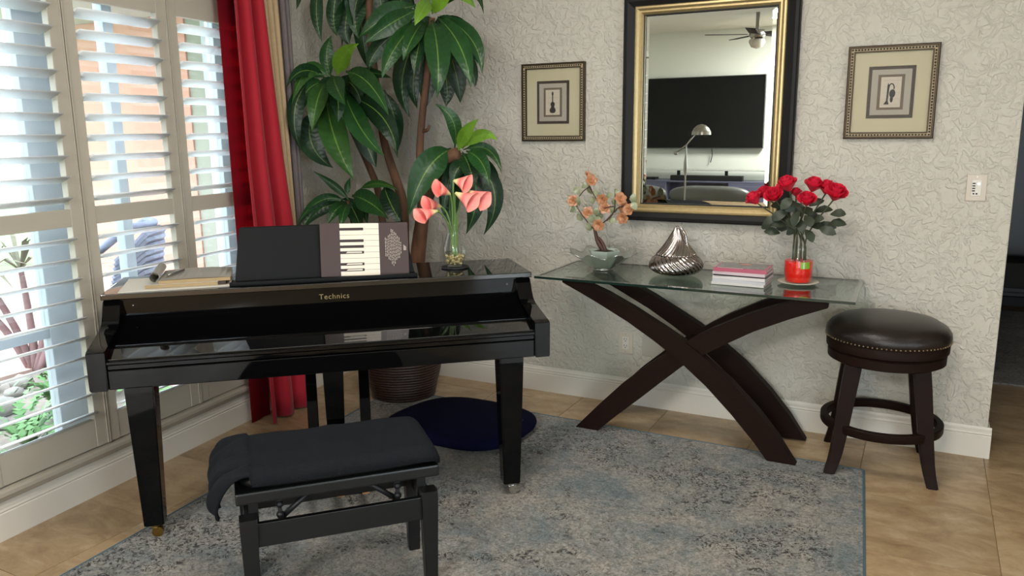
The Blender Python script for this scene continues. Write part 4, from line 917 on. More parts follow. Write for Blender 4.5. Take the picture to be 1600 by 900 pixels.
ly = BX('pedal_box', 0.545, 0.815, 0.17, 0.27, 0.055, 0.120, M['piano'], pn, 0.004)
for u in (0.583, 0.787): BX('lyre_post', u-0.021, u+0.021, 0.195, 0.245, 0.118, 0.592, M['piano'], pn, 0.003)
BX('lyre_foot', 0.60, 0.76, 0.19, 0.25, 0.008, 0.056, M['piano'], pn, 0.004)
for u in (0.576, 0.672, 0.768):
    bm = bmesh.new(); pts = []
    for t in range(11):
        q = t/10; v = 0.185-0.125*q; w = 0.010+0.008*min(1, max(0, q-0.25)*2.2) if q < 0.9 else 0.014; zz = 0.083-0.010*q+0.008*math.sin(PI*q)
        pts.append([bm.verts.new((u-w, v, zz)), bm.verts.new((u+w, v, zz)), bm.verts.new((u+w, v, zz-0.007)), bm.verts.new((u-w, v, zz-0.007))])
    for a, b in zip(pts, pts[1:]):
        for k in range(4): bm.faces.new((a[k], a[(k+1) % 4], b[(k+1) % 4], b[k]))
    bm.faces.new(pts[0]); bm.faces.new(pts[-1][::-1]); fin('pedal', bm, M['pedal'], pn, True, auto=50)
# music desk: shallow tilted board on the lid with a ledge
bm = bmesh.new(); prism(bm, [(0.315, 0.880), (1.022, 0.880), (0.990, 1.080), (0.984, 1.087), (0.350, 1.087), (0.338, 1.082)], 0, 0.014, 'xz')
for v in bm.verts: v.co.y += 0.365+(v.co.z-0.88)*0.26
bmesh.ops.bevel(bm, geom=list(bm.edges), offset=0.002, segments=1, affect='EDGES'); fin('music_desk', bm, M['matte_black'], pn)
bm = bmesh.new(); b2(bm, 0.300, 1.026, 0.292, 0.400, 0.8722, 0.8805, 0.002); b2(bm, 0.300, 1.026, 0.292, 0.304, 0.8722, 0.889, 0.002); fin('desk_ledge', bm, M['matte_black'], pn)
# music book on the desk
def onpiano(u, v, z): return PM_ @ Vector((u, v, z))
mbk = thing('music_book', 'dark brown piano music book with printed keys standing on the music desk', 'book', onpiano(0.822, 0.340, 0.8812), PA)
tilt = Matrix.Rotation(math.radians(-13), 4, 'X') @ Matrix.Rotation(math.radians(1.2), 4, 'Y')
cov = mat('brown_book_cover', (66, 50, 50), 0.32, noise=0.12, nscale=5); ivory = mat('printed_ivory', (232, 222, 206), 0.35); ink2 = mat('printed_dark', (48, 34, 36), 0.35)
BX('pages', -0.174, 0.174, 0.002, 0.012, 0.001, 0.213, M['paper'], mbk, m=tilt)
BX('front_cover', -0.176, 0.176, -0.0005, 0.0015, 0.0, 0.215, cov, mbk, m=tilt); BX('back_cover', -0.176, 0.176, 0.0125, 0.014, 0.0, 0.215, cov, mbk, m=tilt)
bm = bmesh.new(); n = 9; kh = 0.213/n
for i in range(n): flat(bm, [(-0.098, 0.001+kh*i+0.0005), (0.058, 0.001+kh*i+0.0005), (0.058, 0.001+kh*(i+1)-0.0005), (-0.098, 0.001+kh*(i+1)-0.0005)], -0.0012)
fin('printed_keys', bm, ivory, mbk, m=tilt)
bm = bmesh.new()
for i in (1, 2, 4, 5, 6, 8): flat(bm, [(-0.099, 0.001+kh*i-0.0055), (-0.004, 0.001+kh*i-0.0055), (-0.004, 0.001+kh*i+0.0055), (-0.099, 0.001+kh*i+0.0055)], -0.0015)
fin('printed_black_keys', bm, ink2, mbk, m=tilt)
bm = bmesh.new()
for i in (1, 2, 4): flat(bm, [(-0.076, 0.001+kh*i-0.0022), (-0.012, 0.001+kh*i-0.0022), (-0.012, 0.001+kh*i+0.0028), (-0.070, 0.001+kh*i+0.0028)], -0.0018)
rr = random.Random(2)
for k in range(11):   # sideways lines of small white type, longest in the middle
    x = 0.083+0.0062*k; h = 0.030+0.040*(1-abs(k-5)/5.0)+rr.uniform(-0.006, 0.006); zc = 0.112; zz = zc-h
    while zz < zc+h:
        L = rr.uniform(0.006, 0.014); flat(bm, [(x, zz), (x+0.0013, zz), (x+0.0013, zz+L), (x, zz+L)], -0.0014); zz += L+0.003
for k in range(3): flat(bm, [(0.157+0.004*k, 0.100), (0.1585+0.004*k, 0.100), (0.1585+0.004*k, 0.122-0.003*k), (0.157+0.004*k, 0.122-0.003*k)], -0.0014)
fin('white_lettering', bm, ivory, mbk, m=tilt)['kind'] = 'stuff'
# papers on the left end of the lid
LZ = 0.8722
def paper_at(u, v, z, rz, name, label, cat, group=None): return thing(name, label, cat, onpiano(u, v, z), PA+math.radians(rz), group)
p = paper_at(0.085, 0.45, LZ, 4, 'sheet_music', 'loose white sheets lying flat under the notebooks on the piano lid', 'paper')
BX('sheets', -0.19, 0.21, -0.15, 0.14, 0.0, 0.004, M['paper'], p)
p = paper_at(0.130, 0.430, LZ+0.0043, 2, 'paperback_book', 'worn tan paperback under the spiral notebook on the piano lid', 'book')
BX('pages', -0.14, 0.12, -0.10, 0.10, 0.0005, 0.0135, M['kraft'], p, 0.001); BX('cover', -0.142, 0.122, -0.102, 0.102, 0.0135, 0.0148, M['paper'], p); BX('spine', 0.12, 0.150, -0.10, 0.10, 0.0, 0.0145, M['print_dark'], p)
p = paper_at(0.150, 0.445, LZ+0.0195, 3, 'writing_pad', 'open cream writing pad with its cover rolled over at the left end', 'notebook')
BX('pages', -0.115, 0.145, -0.115, 0.120, 0.0, 0.014, M['kraft'], p, 0.001)
bm = bmesh.new(); rows = []
for i in range(13):
    x = -0.115+0.262*i/12
    rows.append([bm.verts.new((x, y, 0.0145+0.006*math.sin(PI*i/12)*(0.4+0.6*j))) for j, y in enumerate((-0.117, 0.122))])
for a, b in zip(rows, rows[1:]): bm.faces.new((a[0], a[1], b[1], b[0]))
bmesh.ops.solidify(bm, geom=list(bm.faces), thickness=0.001); fin('top_sheet', bm, M['paper'], p, True)
bm = bmesh.new(); rows = []
for i in range(30):
    a = -1.6+0.36*i; r = 0.020-0.00035*i
    rows.append([bm.verts.new((-0.125-r*math.cos(a)*1.0, y, 0.030+r*math.sin(a))) for y in (-0.125, 0.125)])
for a, b in zip(rows, rows[1:]): bm.faces.new((a[0], a[1], b[1], b[0]))
bmesh.ops.solidify(bm, geom=list(bm.faces), thickness=0.001); fin('rolled_cover', bm, M['paper'], p, True)
bm = bmesh.new()
for k in range(3): flat(bm, [(0, 0)]*0 or [(-0.07, 0.0), (0.12, 0.0), (0.12, 0.001), (-0.07, 0.001)], 0)
bmesh.ops.delete(bm, geom=list(bm.verts), context='VERTS')
for k, (y, x1) in enumerate(((0.085, 0.10), (0.055, 0.13), (0.015, 0.06))):
    bm.faces.new([bm.verts.new((a, b, 0.0208)) for a, b in ((-0.08, y), (x1, y), (x1, y+0.0022), (-0.08, y+0.0022))])
fin('pencil_lines', bm, M['print_taupe'], p)
pen = TUBE('ballpoint_pen', [(-0.085, -0.075, 0.0), (-0.045, 0.045, 0.0)], 0.0045, M['steel'], sub=1); pen.matrix_world = Matrix.Translation(onpiano(0.155, 0.445, LZ+0.0455)) @ Matrix.Rotation(PA, 4, 'Z'); tag(pen, 'pen tucked beside the rolled cover of the writing pad', 'pen')
# ------------------------------------------------------------------ calla lilies in a glass vase on a black coaster
CV = Vector((-1.793, 2.913, 0.0))
co = thing('coaster', 'round black coaster under the calla vase on the piano', 'coaster', (CV.x, CV.y, LZ))
bm = bmesh.new(); lathe(bm, [(0, 0), (0.058, 0), (0.060, 0.002), (0.060, 0.006), (0.056, 0.007), (0, 0.006)], 40); fin('disc', bm, M['plastic'], co, True, auto=40)
cv = thing('calla_vase', 'small clear glass vase with pebbles on the piano lid', 'vase', (CV.x, CV.y, LZ+0.0075))
VP = spline([(0.034, 0.0), (0.040, 0.018), (0.050, 0.055), (0.050, 0.080), (0.042, 0.110), (0.033, 0.142), (0.036, 0.158), (0.049, 0.182)], 4)
bm = bmesh.new(); lathe(bm, [(0, 0.001)]+list(VP), 36, rfun=lambda a, z: 1+0.02*math.cos(6*a)); lathe(bm, [(0, 0.006)]+[(r-0.0025, z+0.004) for r, z in VP], 36, rfun=lambda a, z: 1+0.02*math.cos(6*a)); fin('glass', bm, M['glass'], cv, True)
TUBE('rim', [(0.050*math.cos(2*PI*k/24), 0.050*math.sin(2*PI*k/24), 0.184) for k in range(25)], 0.0018, M['glass'], cv, 6, 1)
bm = bmesh.new(); lathe(bm, [(0, 0.006), (0.036, 0.008), (0.0465, 0.048), (0.047, 0.060), (0, 0.060)], 24); fin('water', bm, glassmat('amber_water', (0.97, 0.95, 0.88)), cv, True, auto=40)
rr = random.Random(4); bm = bmesh.new()
for k in range(90):
    z = rr.uniform(0.012, 0.048); R = 0.030+0.010*(z/0.05); a = rr.random()*2*PI; r = R*math.sqrt(rr.random())
    v = bmesh.ops.create_icosphere(bm, subdivisions=1, radius=rr.uniform(0.005, 0.0085))['verts']; bmesh.ops.scale(bm, vec=(1, rr.uniform(0.7, 1), rr.uniform(0.6, 0.9)), verts=v); bmesh.ops.translate(bm, vec=(r*math.cos(a), r*math.sin(a), z), verts=v)
o = fin('pebbles', bm, M['pebble'], cv, True); o['kind'] = 'stuff'
CALLA = [((-1.784, 2.921, 1.256), (-1.713, 2.944, 1.232), (-1.792, 2.914, 0.937), 'topmost calla lily, its pink spathe pointing right'), ((-1.799, 2.881, 1.207), (-1.842, 2.812, 1.235), (-1.796, 2.911, 0.937), 'pink calla lily with a pale pointed tip reaching left, upper left of the vase'),
         ((-1.845, 2.881, 1.151), (-1.894, 2.807, 1.160), (-1.798, 2.909, 0.937), 'calla lily behind the lowest left one, yellow green throat'), ((-1.831, 2.827, 1.134), (-1.886, 2.747, 1.105), (-1.8, 2.907, 0.937), 'lowest pink calla lily, drooping furthest left'),
         ((-1.760, 2.892, 1.205), (-1.675, 2.925, 1.150), (-1.788, 2.918, 0.937), 'right hand calla lily nearest the stems, bending down'), ((-1.745, 2.945, 1.212), (-1.652, 2.989, 1.151), (-1.786, 2.92, 0.937), 'calla lily furthest right with a drooping tip')]
for i, (b, t, s, lab) in enumerate(CALLA):
    o = thing('calla_lily', lab, 'flower', s); S0 = Vector(s); B = Vector(b)-S0; T = Vector(t)-S0
    d = (T-B); L = d.length; d.normalize()
    back = B-d*0.01-Vector((0, 0, 0.012))
    TUBE('stem', [(0, 0, -0.035), (B.x*0.10, B.y*0.10, B.z*0.45), (B.x*0.55-d.x*0.008, B.y*0.55-d.y*0.008, B.z*0.80), tuple(back)], [0.0032, 0.0034, 0.0034, 0.0044], M['stem'], o, 8)
    upv = Vector((0.1, -0.75, 0.65)).normalized(); side = d.cross(upv).normalized(); upv = side.cross(d)
    bm = bmesh.new(); uvl = bm.loops.layers.uv.new('UVMap'); G = []; nu, nv = 16, 10
    for i2 in range(nv+1):
        q = i2/nv; row = []
        for j in range(nu+1):
            a = 2*PI*(j/nu-0.5)   # 0 = lip side (down, long), +-pi = open overlap (up, short)
            open_ = 0.006+0.036*q**1.1
            ln = L*(0.62+0.42*math.cos(a/2)**2.0)*q*1.02
            flare = 0.012*q**3
            c = back+d*ln
            rx = (open_+flare)*(1-0.45*max(0, math.cos(a))*q**2.5)
            row.append((bm.verts.new(c+side*math.sin(a)*rx*0.95-upv*math.cos(a)*rx*(0.75-0.5*q*q)+upv*0.008*q), j/nu, q))
        G.append(row)
    for i2 in range(nv):
        for j in range(nu):
            q4 = (G[i2][j], G[i2][j+1], G[i2+1][j+1], G[i2+1][j]); f = bm.faces.new([x[0] for x in q4])
            for lo, x in zip(f.loops, q4): lo[uvl].uv = (x[1], x[2])
    fin('spathe', bm, M['calla'], o, True)
    TUBE('spadix', [tuple(back+d*0.015), tuple(back+d*L*0.55+upv*0.006)], [0.004, 0.003], mat('spadix_yellow', (226, 196, 120), 0.6), o, 6, 1)
# ------------------------------------------------------------------ piano bench and the towel over it
BA = math.radians(46.9)
bn = thing('piano_bench', 'black adjustable piano bench with scissor lift under the seat', 'bench', (-1.690, 1.520, 0), BA)
BW, BD = 0.600, 0.325
BX('seat_board', -0.004, BW, 0.0, BD, 0.397, 0.434, M['black_satin'], bn, 0.006)
for x, y in ((0.027, 0.035), (BW-0.030, 0.035), (0.027, BD-0.035), (BW-0.030, BD-0.035)):
    fin('leg', leg(x, y, 0.008, 0.343, 0.019, 0.0255, 0.003), M['black_satin'], bn)
for y in (0.024, BD-0.042): BX('apron', 0.05, BW-0.05, y, y+0.018, 0.247, 0.322, M['black_satin'], bn, 0.002)
for x in (0.014, BW-0.034): BX('side_apron', x, x+0.018, 0.055, BD-0.055, 0.247, 0.322, M['black_satin'], bn, 0.002)
for x in (0.030, BW-0.060):
    for y in (0.06, BD-0.075): BX('lift_post', x, x+0.028, y, y+0.018, 0.28, 0.398, M['black_satin'], bn, 0.001)
for y in (0.085, BD-0.10):
    TUBE('scissor_arm', [(0.12, y, 0.300), (0.225, y, 0.385)], 0.010, M['plastic'], bn, 6, 1); TUBE('scissor_arm', [(BW-0.12, y, 0.300), (BW-0.225, y, 0.385)], 0.010, M['plastic'], bn, 6, 1)
TUBE('lift_rod', [(0.05, BD/2, 0.345), (BW-0.05, BD/2, 0.345)], 0.008, M['plastic'], bn, 8, 1)
for x in (0.120, BW-0.120):
    bm = bmesh.new()
    for z in (0.380, 0.352, 0.318): bmesh.ops.create_uvsphere(bm, u_segments=12, v_segments=8, radius=0.0125, matrix=Matrix.Translation((x, 0.075, z)))
    b2(bm, x-0.006, x+0.006, 0.070, 0.080, 0.29, 0.39); fin('pivot', bm, M['plastic'], bn, True, auto=50)
bm = bmesh.new(); cushion_bm(bm, (BW/2, BD/2, 0.452), (BW-0.01, BD-0.01, 0.055), 6, 40, 12); fin('seat_pad', bm, M['black_satin'], bn, True)
tw = thing('towel', 'charcoal terry towel draped over the piano bench, hanging off its left end', 'towel', (-1.690, 1.520, 0), BA)
bm = bmesh.new(); NX, NY = 96, 40; rr = random.Random(8); G = []
from mathutils import noise as mn
for i in range(NX+1):
    s = -0.235+0.845*i/NX    # distance along the towel, negative = hanging part
    row = []
    for j in range(NY+1):
        t = j/NY; y = -0.006+0.335*t
        edge = min(1, max(0, (t)*9))*min(1, max(0, (1-t)*9)); er = math.sqrt(1-(1-edge)**2)
        z = 0.452+0.040*er
        n1 = mn.noise(Vector((s*7, t*3, 0.3)))*0.006+mn.noise(Vector((s*22, t*7, 3.3)))*0.0025
        x = s; z += n1*er
        fr = min(1, max(0, (0.606-s)*22)); z = 0.437+(z-0.437)*math.sqrt(1-(1-fr)**2)
        if s < 0.045:
            q = (0.045-s)/0.28; fold = 0.014*math.sin(t*21+s*6)*min(1, q*3)+0.006*math.sin(t*47+1+s*20)*min(1, q*3)
            x = 0.045-0.105*math.sin(min(q, 1)*1.9)-fold*0.7-0.01*q
            z = 0.485-0.122*(1-math.cos(min(q, 1)*1.75))+n1+fold*0.4+0.01*er
            y = -0.006+0.335*t+(t-0.5)*0.05*q+0.03*q
        if s < 0.045: y += (0.5-t)*0.10*min(1, (0.045-s)/0.28)**3
        y += (0.5-t)*0.030*(1-fr)**2; x -= 0.010*(1-edge)*(s > 0.3)
        row.append(bm.verts.new((x, y, z)))
    G.append(row)
for i in range(NX):
    for j in range(NY): bm.faces.new((G[i][j], G[i][j+1], G[i+1][j+1], G[i+1][j]))
bmesh.ops.recalc_face_normals(bm, faces=bm.faces)
cl = fin('cloth', bm, M['towel'], tw, True)
md = cl.modifiers.new('thickness', 'SOLIDIFY'); md.thickness = 0.009; md.offset = 0
# ------------------------------------------------------------------ curtains at the left wall
def curtain(label, ta, tb, off, m_, amp, waves, seed=0):
    """pleated panel; ta, tb, off are functions of q, 0 at the rod and 1 at the floor"""
    bm = bmesh.new(); n = 120; nz = 26; G = []
    for k in range(nz+1):
        q = k/nz; z = 2.62+(0.010-2.62)*q; row = []
        for i in range(n+1):
            s = i/n; ph = 2*PI*waves*s
            t = ta(q)+(tb(q)-ta(q))*s; y = off(q)+amp*(0.75+0.35*q)*math.sin(ph+0.4*math.sin(2.3*q+seed)+seed)+0.12*amp*math.sin(ph*2.3+seed)*q
            row.append(bm.verts.new((t+0.3*amp*math.sin(ph+1.2+seed), y, z)))
        G.append(row)
    for k in range(nz):
        for i in range(n): bm.faces.new((G[k][i], G[k+1][i], G[k+1][i+1], G[k][i+1]))
    o = fin('curtain', bm, m_, smooth=True); o.matrix_world = LW
    md = o.modifiers.new('thickness', 'SOLIDIFY'); md.thickness = 0.003
    return tag(o, label, 'curtain')
def sheer(name, c):
    m, N, L, P = nt(name); P.inputs['Base Color'].default_value = rgb(c); P.inputs['Roughness'].default_value = 0.8
    tl = N.new('ShaderNodeBsdfTranslucent'); tl.inputs[0].default_value = rgb(c); tp = N.new('ShaderNodeBsdfTransparent'); tp.inputs[0].default_value = rgb((190, 50, 70))
    a = N.new('ShaderNodeMixShader'); a.inputs[0].default_value = 0.45; b = N.new('ShaderNodeMixShader'); b.inputs[0].default_value = 0.48
    L.new(P.outputs[0], a.inputs[1]); L.new(tl.outputs[0], a.inputs[2]); L.new(a.outputs[0], b.inputs[1]); L.new(tp.outputs[0], b.inputs[2]); L.new(b.outputs[0], N['Material Output'].inputs[0]); return m
M['sheer'] = sheer('red_sheer', (150, 14, 40))
def transl(name, c, f):
    m = mat(name, c, 0.75, noise=0.1, nscale=50, sheen=0.2); N = m.node_tree.nodes; L = m.node_tree.links
    tl = N.new('ShaderNodeBsdfTranslucent'); tl.inputs[0].default_value = rgb(c); a = N.new('ShaderNodeMixShader'); a.inputs[0].default_value = f
    L.new(N['Principled BSDF'].outputs[0], a.inputs[1]); L.new(tl.outputs[0], a.inputs[2]); L.new(a.outputs[0], N['Material Output'].inputs[0]); return m
M['red'] = transl('red_curtain_cloth', (190, 24, 46), 0.3)
redr = lambda q: 0.955-0.145*min(1, q/0.62)
curtain('thin red sheer panel overlapping the edge of the right shutter', lambda q: 1.165-0.02*q, lambda q: 1.005, lambda q: 0.055, M['sheer'], 0.004, 1.0)
curtain('heavy red curtain panel hanging to the floor beside the shutters', lambda q: 1.125-0.01*q, redr, lambda q: 0.100+0.07*max(0, q-0.5), M['red'], 0.036, 2.25, 1)
curtain('beige pleated curtain panel between the red and the grey curtains', lambda q: redr(q)+0.03, lambda q: 0.765-0.035*min(1, q/0.62), lambda q: 0.080, M['beige'], 0.012, 4.5, 2)
curtain('grey curtain panel furthest right, next to the room corner', lambda q: 0.752-0.035*min(1, q/0.62), lambda q: 0.665-0.035*q, lambda q: 0.070, M['grey'], 0.018, 2.5, 3)
rod = thing('curtain_rod', 'dark curtain rod above the shutters', 'curtain rod', (0, 0, 0)); rod.matrix_world = LW
TUBE('rod', [(0.50, 0.085, 2.64), (3.9, 0.085, 2.64)], 0.014, M['steel'], rod, 10, 1)
for t in (0.56, 2.2, 3.8): BX('bracket', t-0.01, t+0.01, -0.015, 0.085, 2.63, 2.65, M['steel'], rod)
for i, x in enumerate((0.5, 3.9)):
    bm = bmesh.new(); bmesh.ops.create_uvsphere(bm, u_segments=14, v_segments=8, radius=0.03, matrix=Matrix.Translation((x, 0.085, 2.64))); fin('finial', bm, M['steel'], rod, True)
# ------------------------------------------------------------------ potted plant
PP = Vector((-2.53, 3.53, 0.008))
pl = thing('potted_plant', 'tall broad leaved dracaena in a brown wicker pot in the room corner', 'plant', tuple(PP))
bm = bmesh.new(); prof = []
NR = 21
for k in range(NR):
    z = 0.010+0.0152*k; r = 0.172+0.042*math.sin(min(1, k/NR)*PI*0.62)
    for a in range(7):
        th = -PI/2+PI*a/6; prof.append((r+0.0072*math.cos(th), z+0.0071*math.sin(th)))
prof = [(0, 0.004)]+prof+[(0.195, 0.325), (0.19, 0.28), (0, 0.28)]
lathe(bm, prof, 64, rfun=lambda a, z: 1+0.006*math.sin(5*a+z*30)); fin('pot', bm, M['pot'], pl, True)
bm = bmesh.new(); lathe(bm, [(0.195, 0.275), (0.15, 0.295), (0.06, 0.305), (0, 0.305)], 40, rfun=lambda a, z: 1+0.04*math.sin(7*a+z*90)); fin('moss', bm, M['soil'], pl, True)

# leaves: base, middle, tip, width, tone
LEAVES = [
 (-2.333,3.48,2.072,-2.431,3.36,2.017,-2.575,3.32,1.916,0.114,1),
 (-2.314,3.48,2.053,-2.393,3.32,1.967,-2.491,3.26,1.878,0.099,1),
 (-2.216,3.43,2.081,-2.164,3.28,2.014,-2.176,3.23,1.938,0.07,2),
 (-2.244,3.48,2.002,-2.04,3.22,1.804,-2.032,3.18,1.605,0.12,1),
 (-2.207,3.48,2.005,-1.964,3.3,1.846,-1.897,3.26,1.649,0.102,1),
 (-2.184,3.48,2.01,-1.944,3.38,1.886,-1.895,3.36,1.72,0.085,1),
 (-2.207,3.48,1.99,-2.137,3.53,1.752,-2.137,3.56,1.594,0.11,0),
 (-2.267,3.48,2.001,-2.209,3.3,1.854,-2.209,3.26,1.716,0.077,0),
 (-2.282,3.48,2.002,-2.216,3.26,1.891,-2.234,3.21,1.781,0.08,1),
 (-2.316,3.48,2.004,-2.339,3.28,1.85,-2.374,3.23,1.709,0.091,1),
 (-2.335,3.48,2.011,-2.505,3.36,1.866,-2.547,3.36,1.753,0.088,0),
 (-2.291,3.48,1.972,-2.457,3.48,1.731,-2.428,3.53,1.529,0.11,0),
 (-2.269,3.48,1.955,-2.398,3.51,1.73,-2.365,3.51,1.569,0.096,0),
 (-2.239,3.48,1.938,-2.291,3.5,1.694,-2.302,3.48,1.561,0.094,0),
 (-2.21,3.48,1.906,-2.207,3.56,1.694,-2.225,3.56,1.58,0.101,0),
 (-2.187,3.48,1.935,-2.026,3.48,1.775,-2.003,3.48,1.665,0.084,0),
 (-2.24,3.48,2.023,-2.15,3.43,2.081,-2.041,3.4,2.12,0.066,2),
 (-2.236,3.48,2.029,-2.247,3.48,2.126,-2.214,3.48,2.221,0.074,1),
 (-2.221,3.48,2.027,-2.017,3.48,2.159,-1.919,3.43,1.994,0.059,0),
 (-2.18,3.48,2.144,-2.065,3.48,2.11,-1.992,3.48,2.031,0.059,2),
 (-2.841,3.42,1.736,-2.893,3.44,1.858,-2.843,3.44,1.956,0.08,1),
 (-2.802,3.42,1.748,-2.697,3.34,1.84,-2.545,3.28,1.883,0.09,2),
 (-2.858,3.42,1.737,-2.922,3.329,1.806,-2.908,3.176,1.594,0.079,1),
 (-2.876,3.42,1.731,-2.919,3.295,1.791,-2.906,3.149,1.684,0.071,0),
 (-2.894,3.42,1.719,-2.919,3.294,1.675,-2.912,3.216,1.524,0.099,1),
 (-2.886,3.42,1.712,-2.798,3.24,1.618,-2.801,3.2,1.452,0.096,1),
 (-2.832,3.42,1.749,-2.646,3.22,1.669,-2.539,3.15,1.584,0.097,1),
 (-2.825,3.42,1.723,-2.654,3.24,1.617,-2.649,3.22,1.501,0.091,0),
 (-2.746,3.42,1.765,-2.462,3.24,1.706,-2.309,3.18,1.532,0.102,1),
 (-2.772,3.42,1.691,-2.57,3.28,1.475,-2.403,3.26,1.339,0.114,1),
 (-2.72,3.42,1.634,-2.466,3.38,1.537,-2.394,3.36,1.323,0.114,0),
 (-2.882,3.42,1.645,-2.737,3.28,1.428,-2.598,3.26,1.216,0.144,1),
 (-2.925,3.362,1.579,-2.918,3.289,1.396,-2.831,3.38,1.269,0.134,0),
 (-2.921,3.319,1.708,-2.908,3.172,1.559,-2.913,3.232,1.364,0.083,0),
 (-2.753,3.42,1.642,-2.649,3.44,1.393,-2.604,3.46,1.269,0.105,0),
 (-2.726,3.42,1.745,-2.543,3.37,1.754,-2.418,3.37,1.718,0.054,0),
 (-2.505,3.42,1.666,-2.468,3.47,1.506,-2.467,3.47,1.359,0.089,0),
 (-2.129,3.45,1.366,-2.17,3.27,1.282,-2.249,3.23,1.049,0.145,1),
 (-2.11,3.45,1.369,-2.069,3.4,1.512,-2.165,3.37,1.584,0.07,1),
 (-2.088,3.45,1.357,-2.016,3.4,1.45,-1.922,3.37,1.51,0.064,2),
 (-2.066,3.45,1.369,-1.914,3.39,1.45,-1.812,3.35,1.408,0.059,2),
 (-2.059,3.45,1.363,-1.873,3.39,1.383,-1.791,3.35,1.253,0.053,1),
 (-2.044,3.45,1.357,-1.871,3.31,1.319,-1.817,3.27,1.203,0.083,1),
 (-2.066,3.45,1.351,-1.962,3.35,1.281,-1.931,3.33,1.178,0.087,0),
 (-2.019,3.45,1.329,-1.842,3.43,1.161,-1.939,3.43,0.947,0.094,0),
 (-2.056,3.45,1.329,-1.945,3.41,1.16,-2.03,3.41,0.948,0.114,0),
 (-2.075,3.45,1.313,-2.168,3.47,1.118,-2.148,3.48,0.967,0.112,0),
 (-2.019,3.45,1.345,-1.905,3.47,1.251,-1.892,3.48,1.061,0.076,0),
 (-2.791,3.45,1.094,-2.849,3.41,1.172,-2.921,3.325,1.254,0.043,1),
 (-2.793,3.45,1.122,-2.799,3.45,1.163,-2.77,3.45,1.216,0.036,1),
 (-2.813,3.45,1.087,-2.926,3.374,1.11,-2.907,3.163,0.987,0.061,1),
 (-2.813,3.45,1.08,-2.887,3.35,1.055,-2.912,3.214,0.961,0.054,1),
 (-2.805,3.45,1.073,-2.77,3.31,1.059,-2.794,3.27,0.974,0.063,1),
 (-2.796,3.45,1.073,-2.703,3.29,1.043,-2.693,3.25,0.96,0.055,1),
 (-2.767,3.45,1.116,-2.56,3.33,1.104,-2.399,3.27,1.024,0.115,1),
 (-2.713,3.45,1.152,-2.577,3.43,1.197,-2.433,3.41,1.158,0.041,1),
 (-2.551,3.45,1.176,-2.456,3.37,1.084,-2.381,3.37,0.981,0.101,0),
 (-2.791,3.45,1.08,-2.699,3.39,1.023,-2.631,3.35,0.938,0.084,0),
 (-2.813,3.45,1.08,-2.918,3.288,1.042,-2.909,3.189,0.923,0.071,0),
 (-2.935,3.481,2.241,-2.93,3.42,2.072,-2.893,3.42,1.925,0.069,0),
 (-2.823,3.5,2.234,-2.841,3.45,2.05,-2.805,3.44,1.95,0.08,0),
 (-2.7,3.5,2.191,-2.811,3.5,2.025,-2.788,3.52,1.905,0.116,0),
 (-2.638,3.5,2.186,-2.701,3.45,2.059,-2.668,3.44,1.929,0.1,1),
 (-2.578,3.5,2.181,-2.545,3.5,2.022,-2.519,3.52,1.864,0.105,0),
 (-2.698,3.5,2.223,-2.728,3.55,1.943,-2.709,3.58,1.78,0.094,0),
 (-2.921,3.315,2.215,-2.919,3.297,2.135,-2.916,3.265,2.068,0.029,0),
]
TRUNKS = {
 'a': [(-2.434, 3.52, 0.224, 0.0429),(-2.416, 3.52, 0.444, 0.0406),(-2.389, 3.5, 0.799, 0.0379),(-2.337, 3.5, 1.087, 0.0323),(-2.338, 3.48, 1.336, 0.0202),(-2.315, 3.48, 1.536, 0.0185),(-2.276, 3.48, 1.755, 0.0168),(-2.24, 3.48, 2.005, 0.0168)],
 'stub': [(-2.31, 3.48, 1.456, 0.0101),(-2.273, 3.46, 1.462, 0.0083),(-2.261, 3.46, 1.484, 0.0066)],
 'b': [(-2.495, 3.56, 0.427, 0.0251),(-2.51, 3.56, 0.786, 0.0248),(-2.507, 3.56, 1.046, 0.0246),(-2.539, 3.56, 1.169, 0.0247),(-2.61, 3.55, 1.394, 0.0213),(-2.628, 3.53, 1.642, 0.0195),(-2.633, 3.5, 1.901, 0.0212),(-2.634, 3.5, 2.186, 0.0214)],
 'c': [(-2.604, 3.62, 0.403, 0.0203),(-2.67, 3.62, 0.768, 0.0201),(-2.699, 3.62, 0.983, 0.0201),(-2.707, 3.6, 1.145, 0.02),(-2.735, 3.55, 1.298, 0.018),(-2.789, 3.48, 1.511, 0.0179),(-2.825, 3.42, 1.723, 0.0179)],
 'd': [(-2.379, 3.5, 0.734, 0.0276),(-2.326, 3.48, 1.046, 0.0338),(-2.252, 3.46, 1.198, 0.0399),(-2.169, 3.45, 1.306, 0.0426),(-2.089, 3.45, 1.344, 0.0324)],
 'e': [(-2.75, 3.6, 0.317, 0.0188),(-2.817, 3.6, 0.761, 0.0186),(-2.79, 3.5, 0.956, 0.0181),(-2.787, 3.45, 1.088, 0.0161)],
}

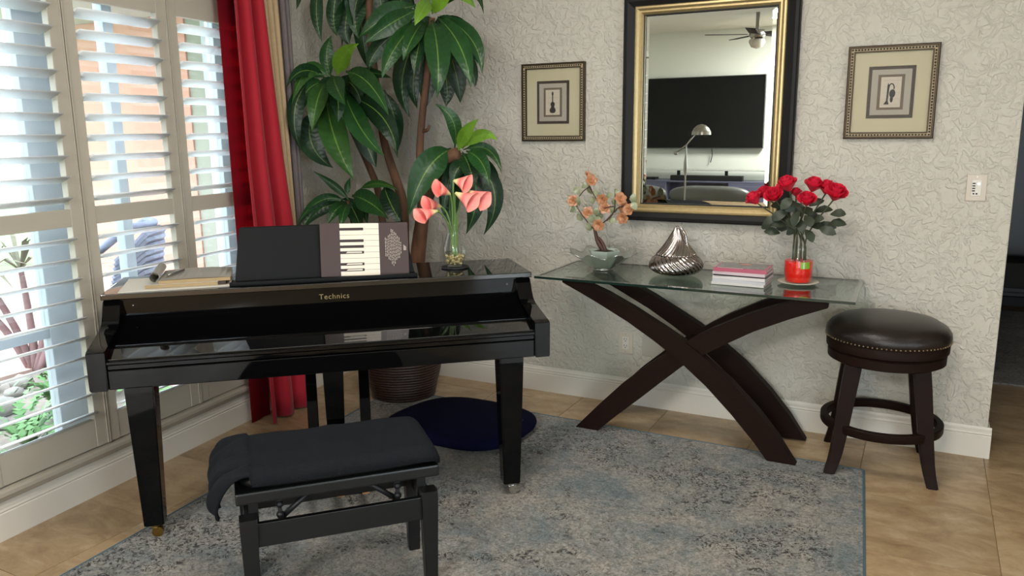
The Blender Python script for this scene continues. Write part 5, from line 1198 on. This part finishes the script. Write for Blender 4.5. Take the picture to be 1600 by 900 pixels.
for key in TRUNKS:
    q = TRUNKS[key]; pts = [tuple(Vector(p[:3])-PP) for p in q]
    if key in 'abce': pts = [(pts[0][0]*0.5, pts[0][1]*0.6, 0.28)]+pts; rads = [q[0][3]*1.1]+[p[3] for p in q]
    else: rads = [p[3] for p in q]
    TUBE('branch' if key in ('stub', 'd', 'e') else 'trunk', pts, rads, M['bark'], pl, 12, 5)
rr = random.Random(31)
def plant_leaf(row):
    B, Mi, T = Vector(row[0:3])-PP, Vector(row[3:6])-PP, Vector(row[6:9])-PP; w, tone = row[9], row[10]
    C = Mi*2-(B+T)*0.5                    # quadratic control point through the middle
    C = Mi*1.5-(B+T)*0.25
    n = 14; bm = bmesh.new(); uvl = bm.loops.layers.uv.new('UVMap'); G = []
    tw_ = rr.uniform(-0.45, 0.45); face = (Vector((0, 0, 1.45))-(Mi+PP)).normalized()
    ph = rr.random()*6
    for i in range(n+1):
        t = i/n; p = B*(1-t)**2+C*2*t*(1-t)+T*t*t; d = ((C-B)*(1-t)+(T-C)*t).normalized()
        s = d.cross(face)
        if s.length < 0.15: s = d.cross(Vector((0, 0, 1)))
        s.normalize(); nn = s.cross(d).normalized(); a = tw_*(t-0.2); s = s*math.cos(a)+nn*math.sin(a); nn = s.cross(d).normalized()
        k = max(0.10, math.sin(PI*min(1, max(0, (t-0.05)/0.95))**0.80)**1.0) if t < 0.5 else max(0.02, math.sin(PI*(t-0.05)/0.95*1.0 if False else PI*((t-0.05)/0.95)**0.80)**1.05)
        if t > 0.999: k = 0.02
        row_ = []
        for j, u in enumerate((-1, -0.55, 0, 0.55, 1)):
            off = s*(u*w*0.5*k)+nn*(0.16*w*k*(abs(u)**1.3)-0.0)+nn*(0.035*w*math.sin(9*t+ph+u*1.4)*abs(u))
            row_.append((bm.verts.new(p+off), (u+1)/2, t))
        G.append(row_)
    for i in range(n):
        for j in range(4):
            q4 = (G[i][j], G[i][j+1], G[i+1][j+1], G[i+1][j]); f = bm.faces.new([x[0] for x in q4])
            for lo, x in zip(f.loops, q4): lo[uvl].uv = (x[1], x[2])
    o = fin('leaf', bm, M['leaf'], pl, True)
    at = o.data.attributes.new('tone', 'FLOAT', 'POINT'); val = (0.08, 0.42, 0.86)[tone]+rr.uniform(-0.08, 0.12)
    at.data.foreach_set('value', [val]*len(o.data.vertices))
for row in LEAVES: plant_leaf(row)
# the darker inner leaves behind each crown
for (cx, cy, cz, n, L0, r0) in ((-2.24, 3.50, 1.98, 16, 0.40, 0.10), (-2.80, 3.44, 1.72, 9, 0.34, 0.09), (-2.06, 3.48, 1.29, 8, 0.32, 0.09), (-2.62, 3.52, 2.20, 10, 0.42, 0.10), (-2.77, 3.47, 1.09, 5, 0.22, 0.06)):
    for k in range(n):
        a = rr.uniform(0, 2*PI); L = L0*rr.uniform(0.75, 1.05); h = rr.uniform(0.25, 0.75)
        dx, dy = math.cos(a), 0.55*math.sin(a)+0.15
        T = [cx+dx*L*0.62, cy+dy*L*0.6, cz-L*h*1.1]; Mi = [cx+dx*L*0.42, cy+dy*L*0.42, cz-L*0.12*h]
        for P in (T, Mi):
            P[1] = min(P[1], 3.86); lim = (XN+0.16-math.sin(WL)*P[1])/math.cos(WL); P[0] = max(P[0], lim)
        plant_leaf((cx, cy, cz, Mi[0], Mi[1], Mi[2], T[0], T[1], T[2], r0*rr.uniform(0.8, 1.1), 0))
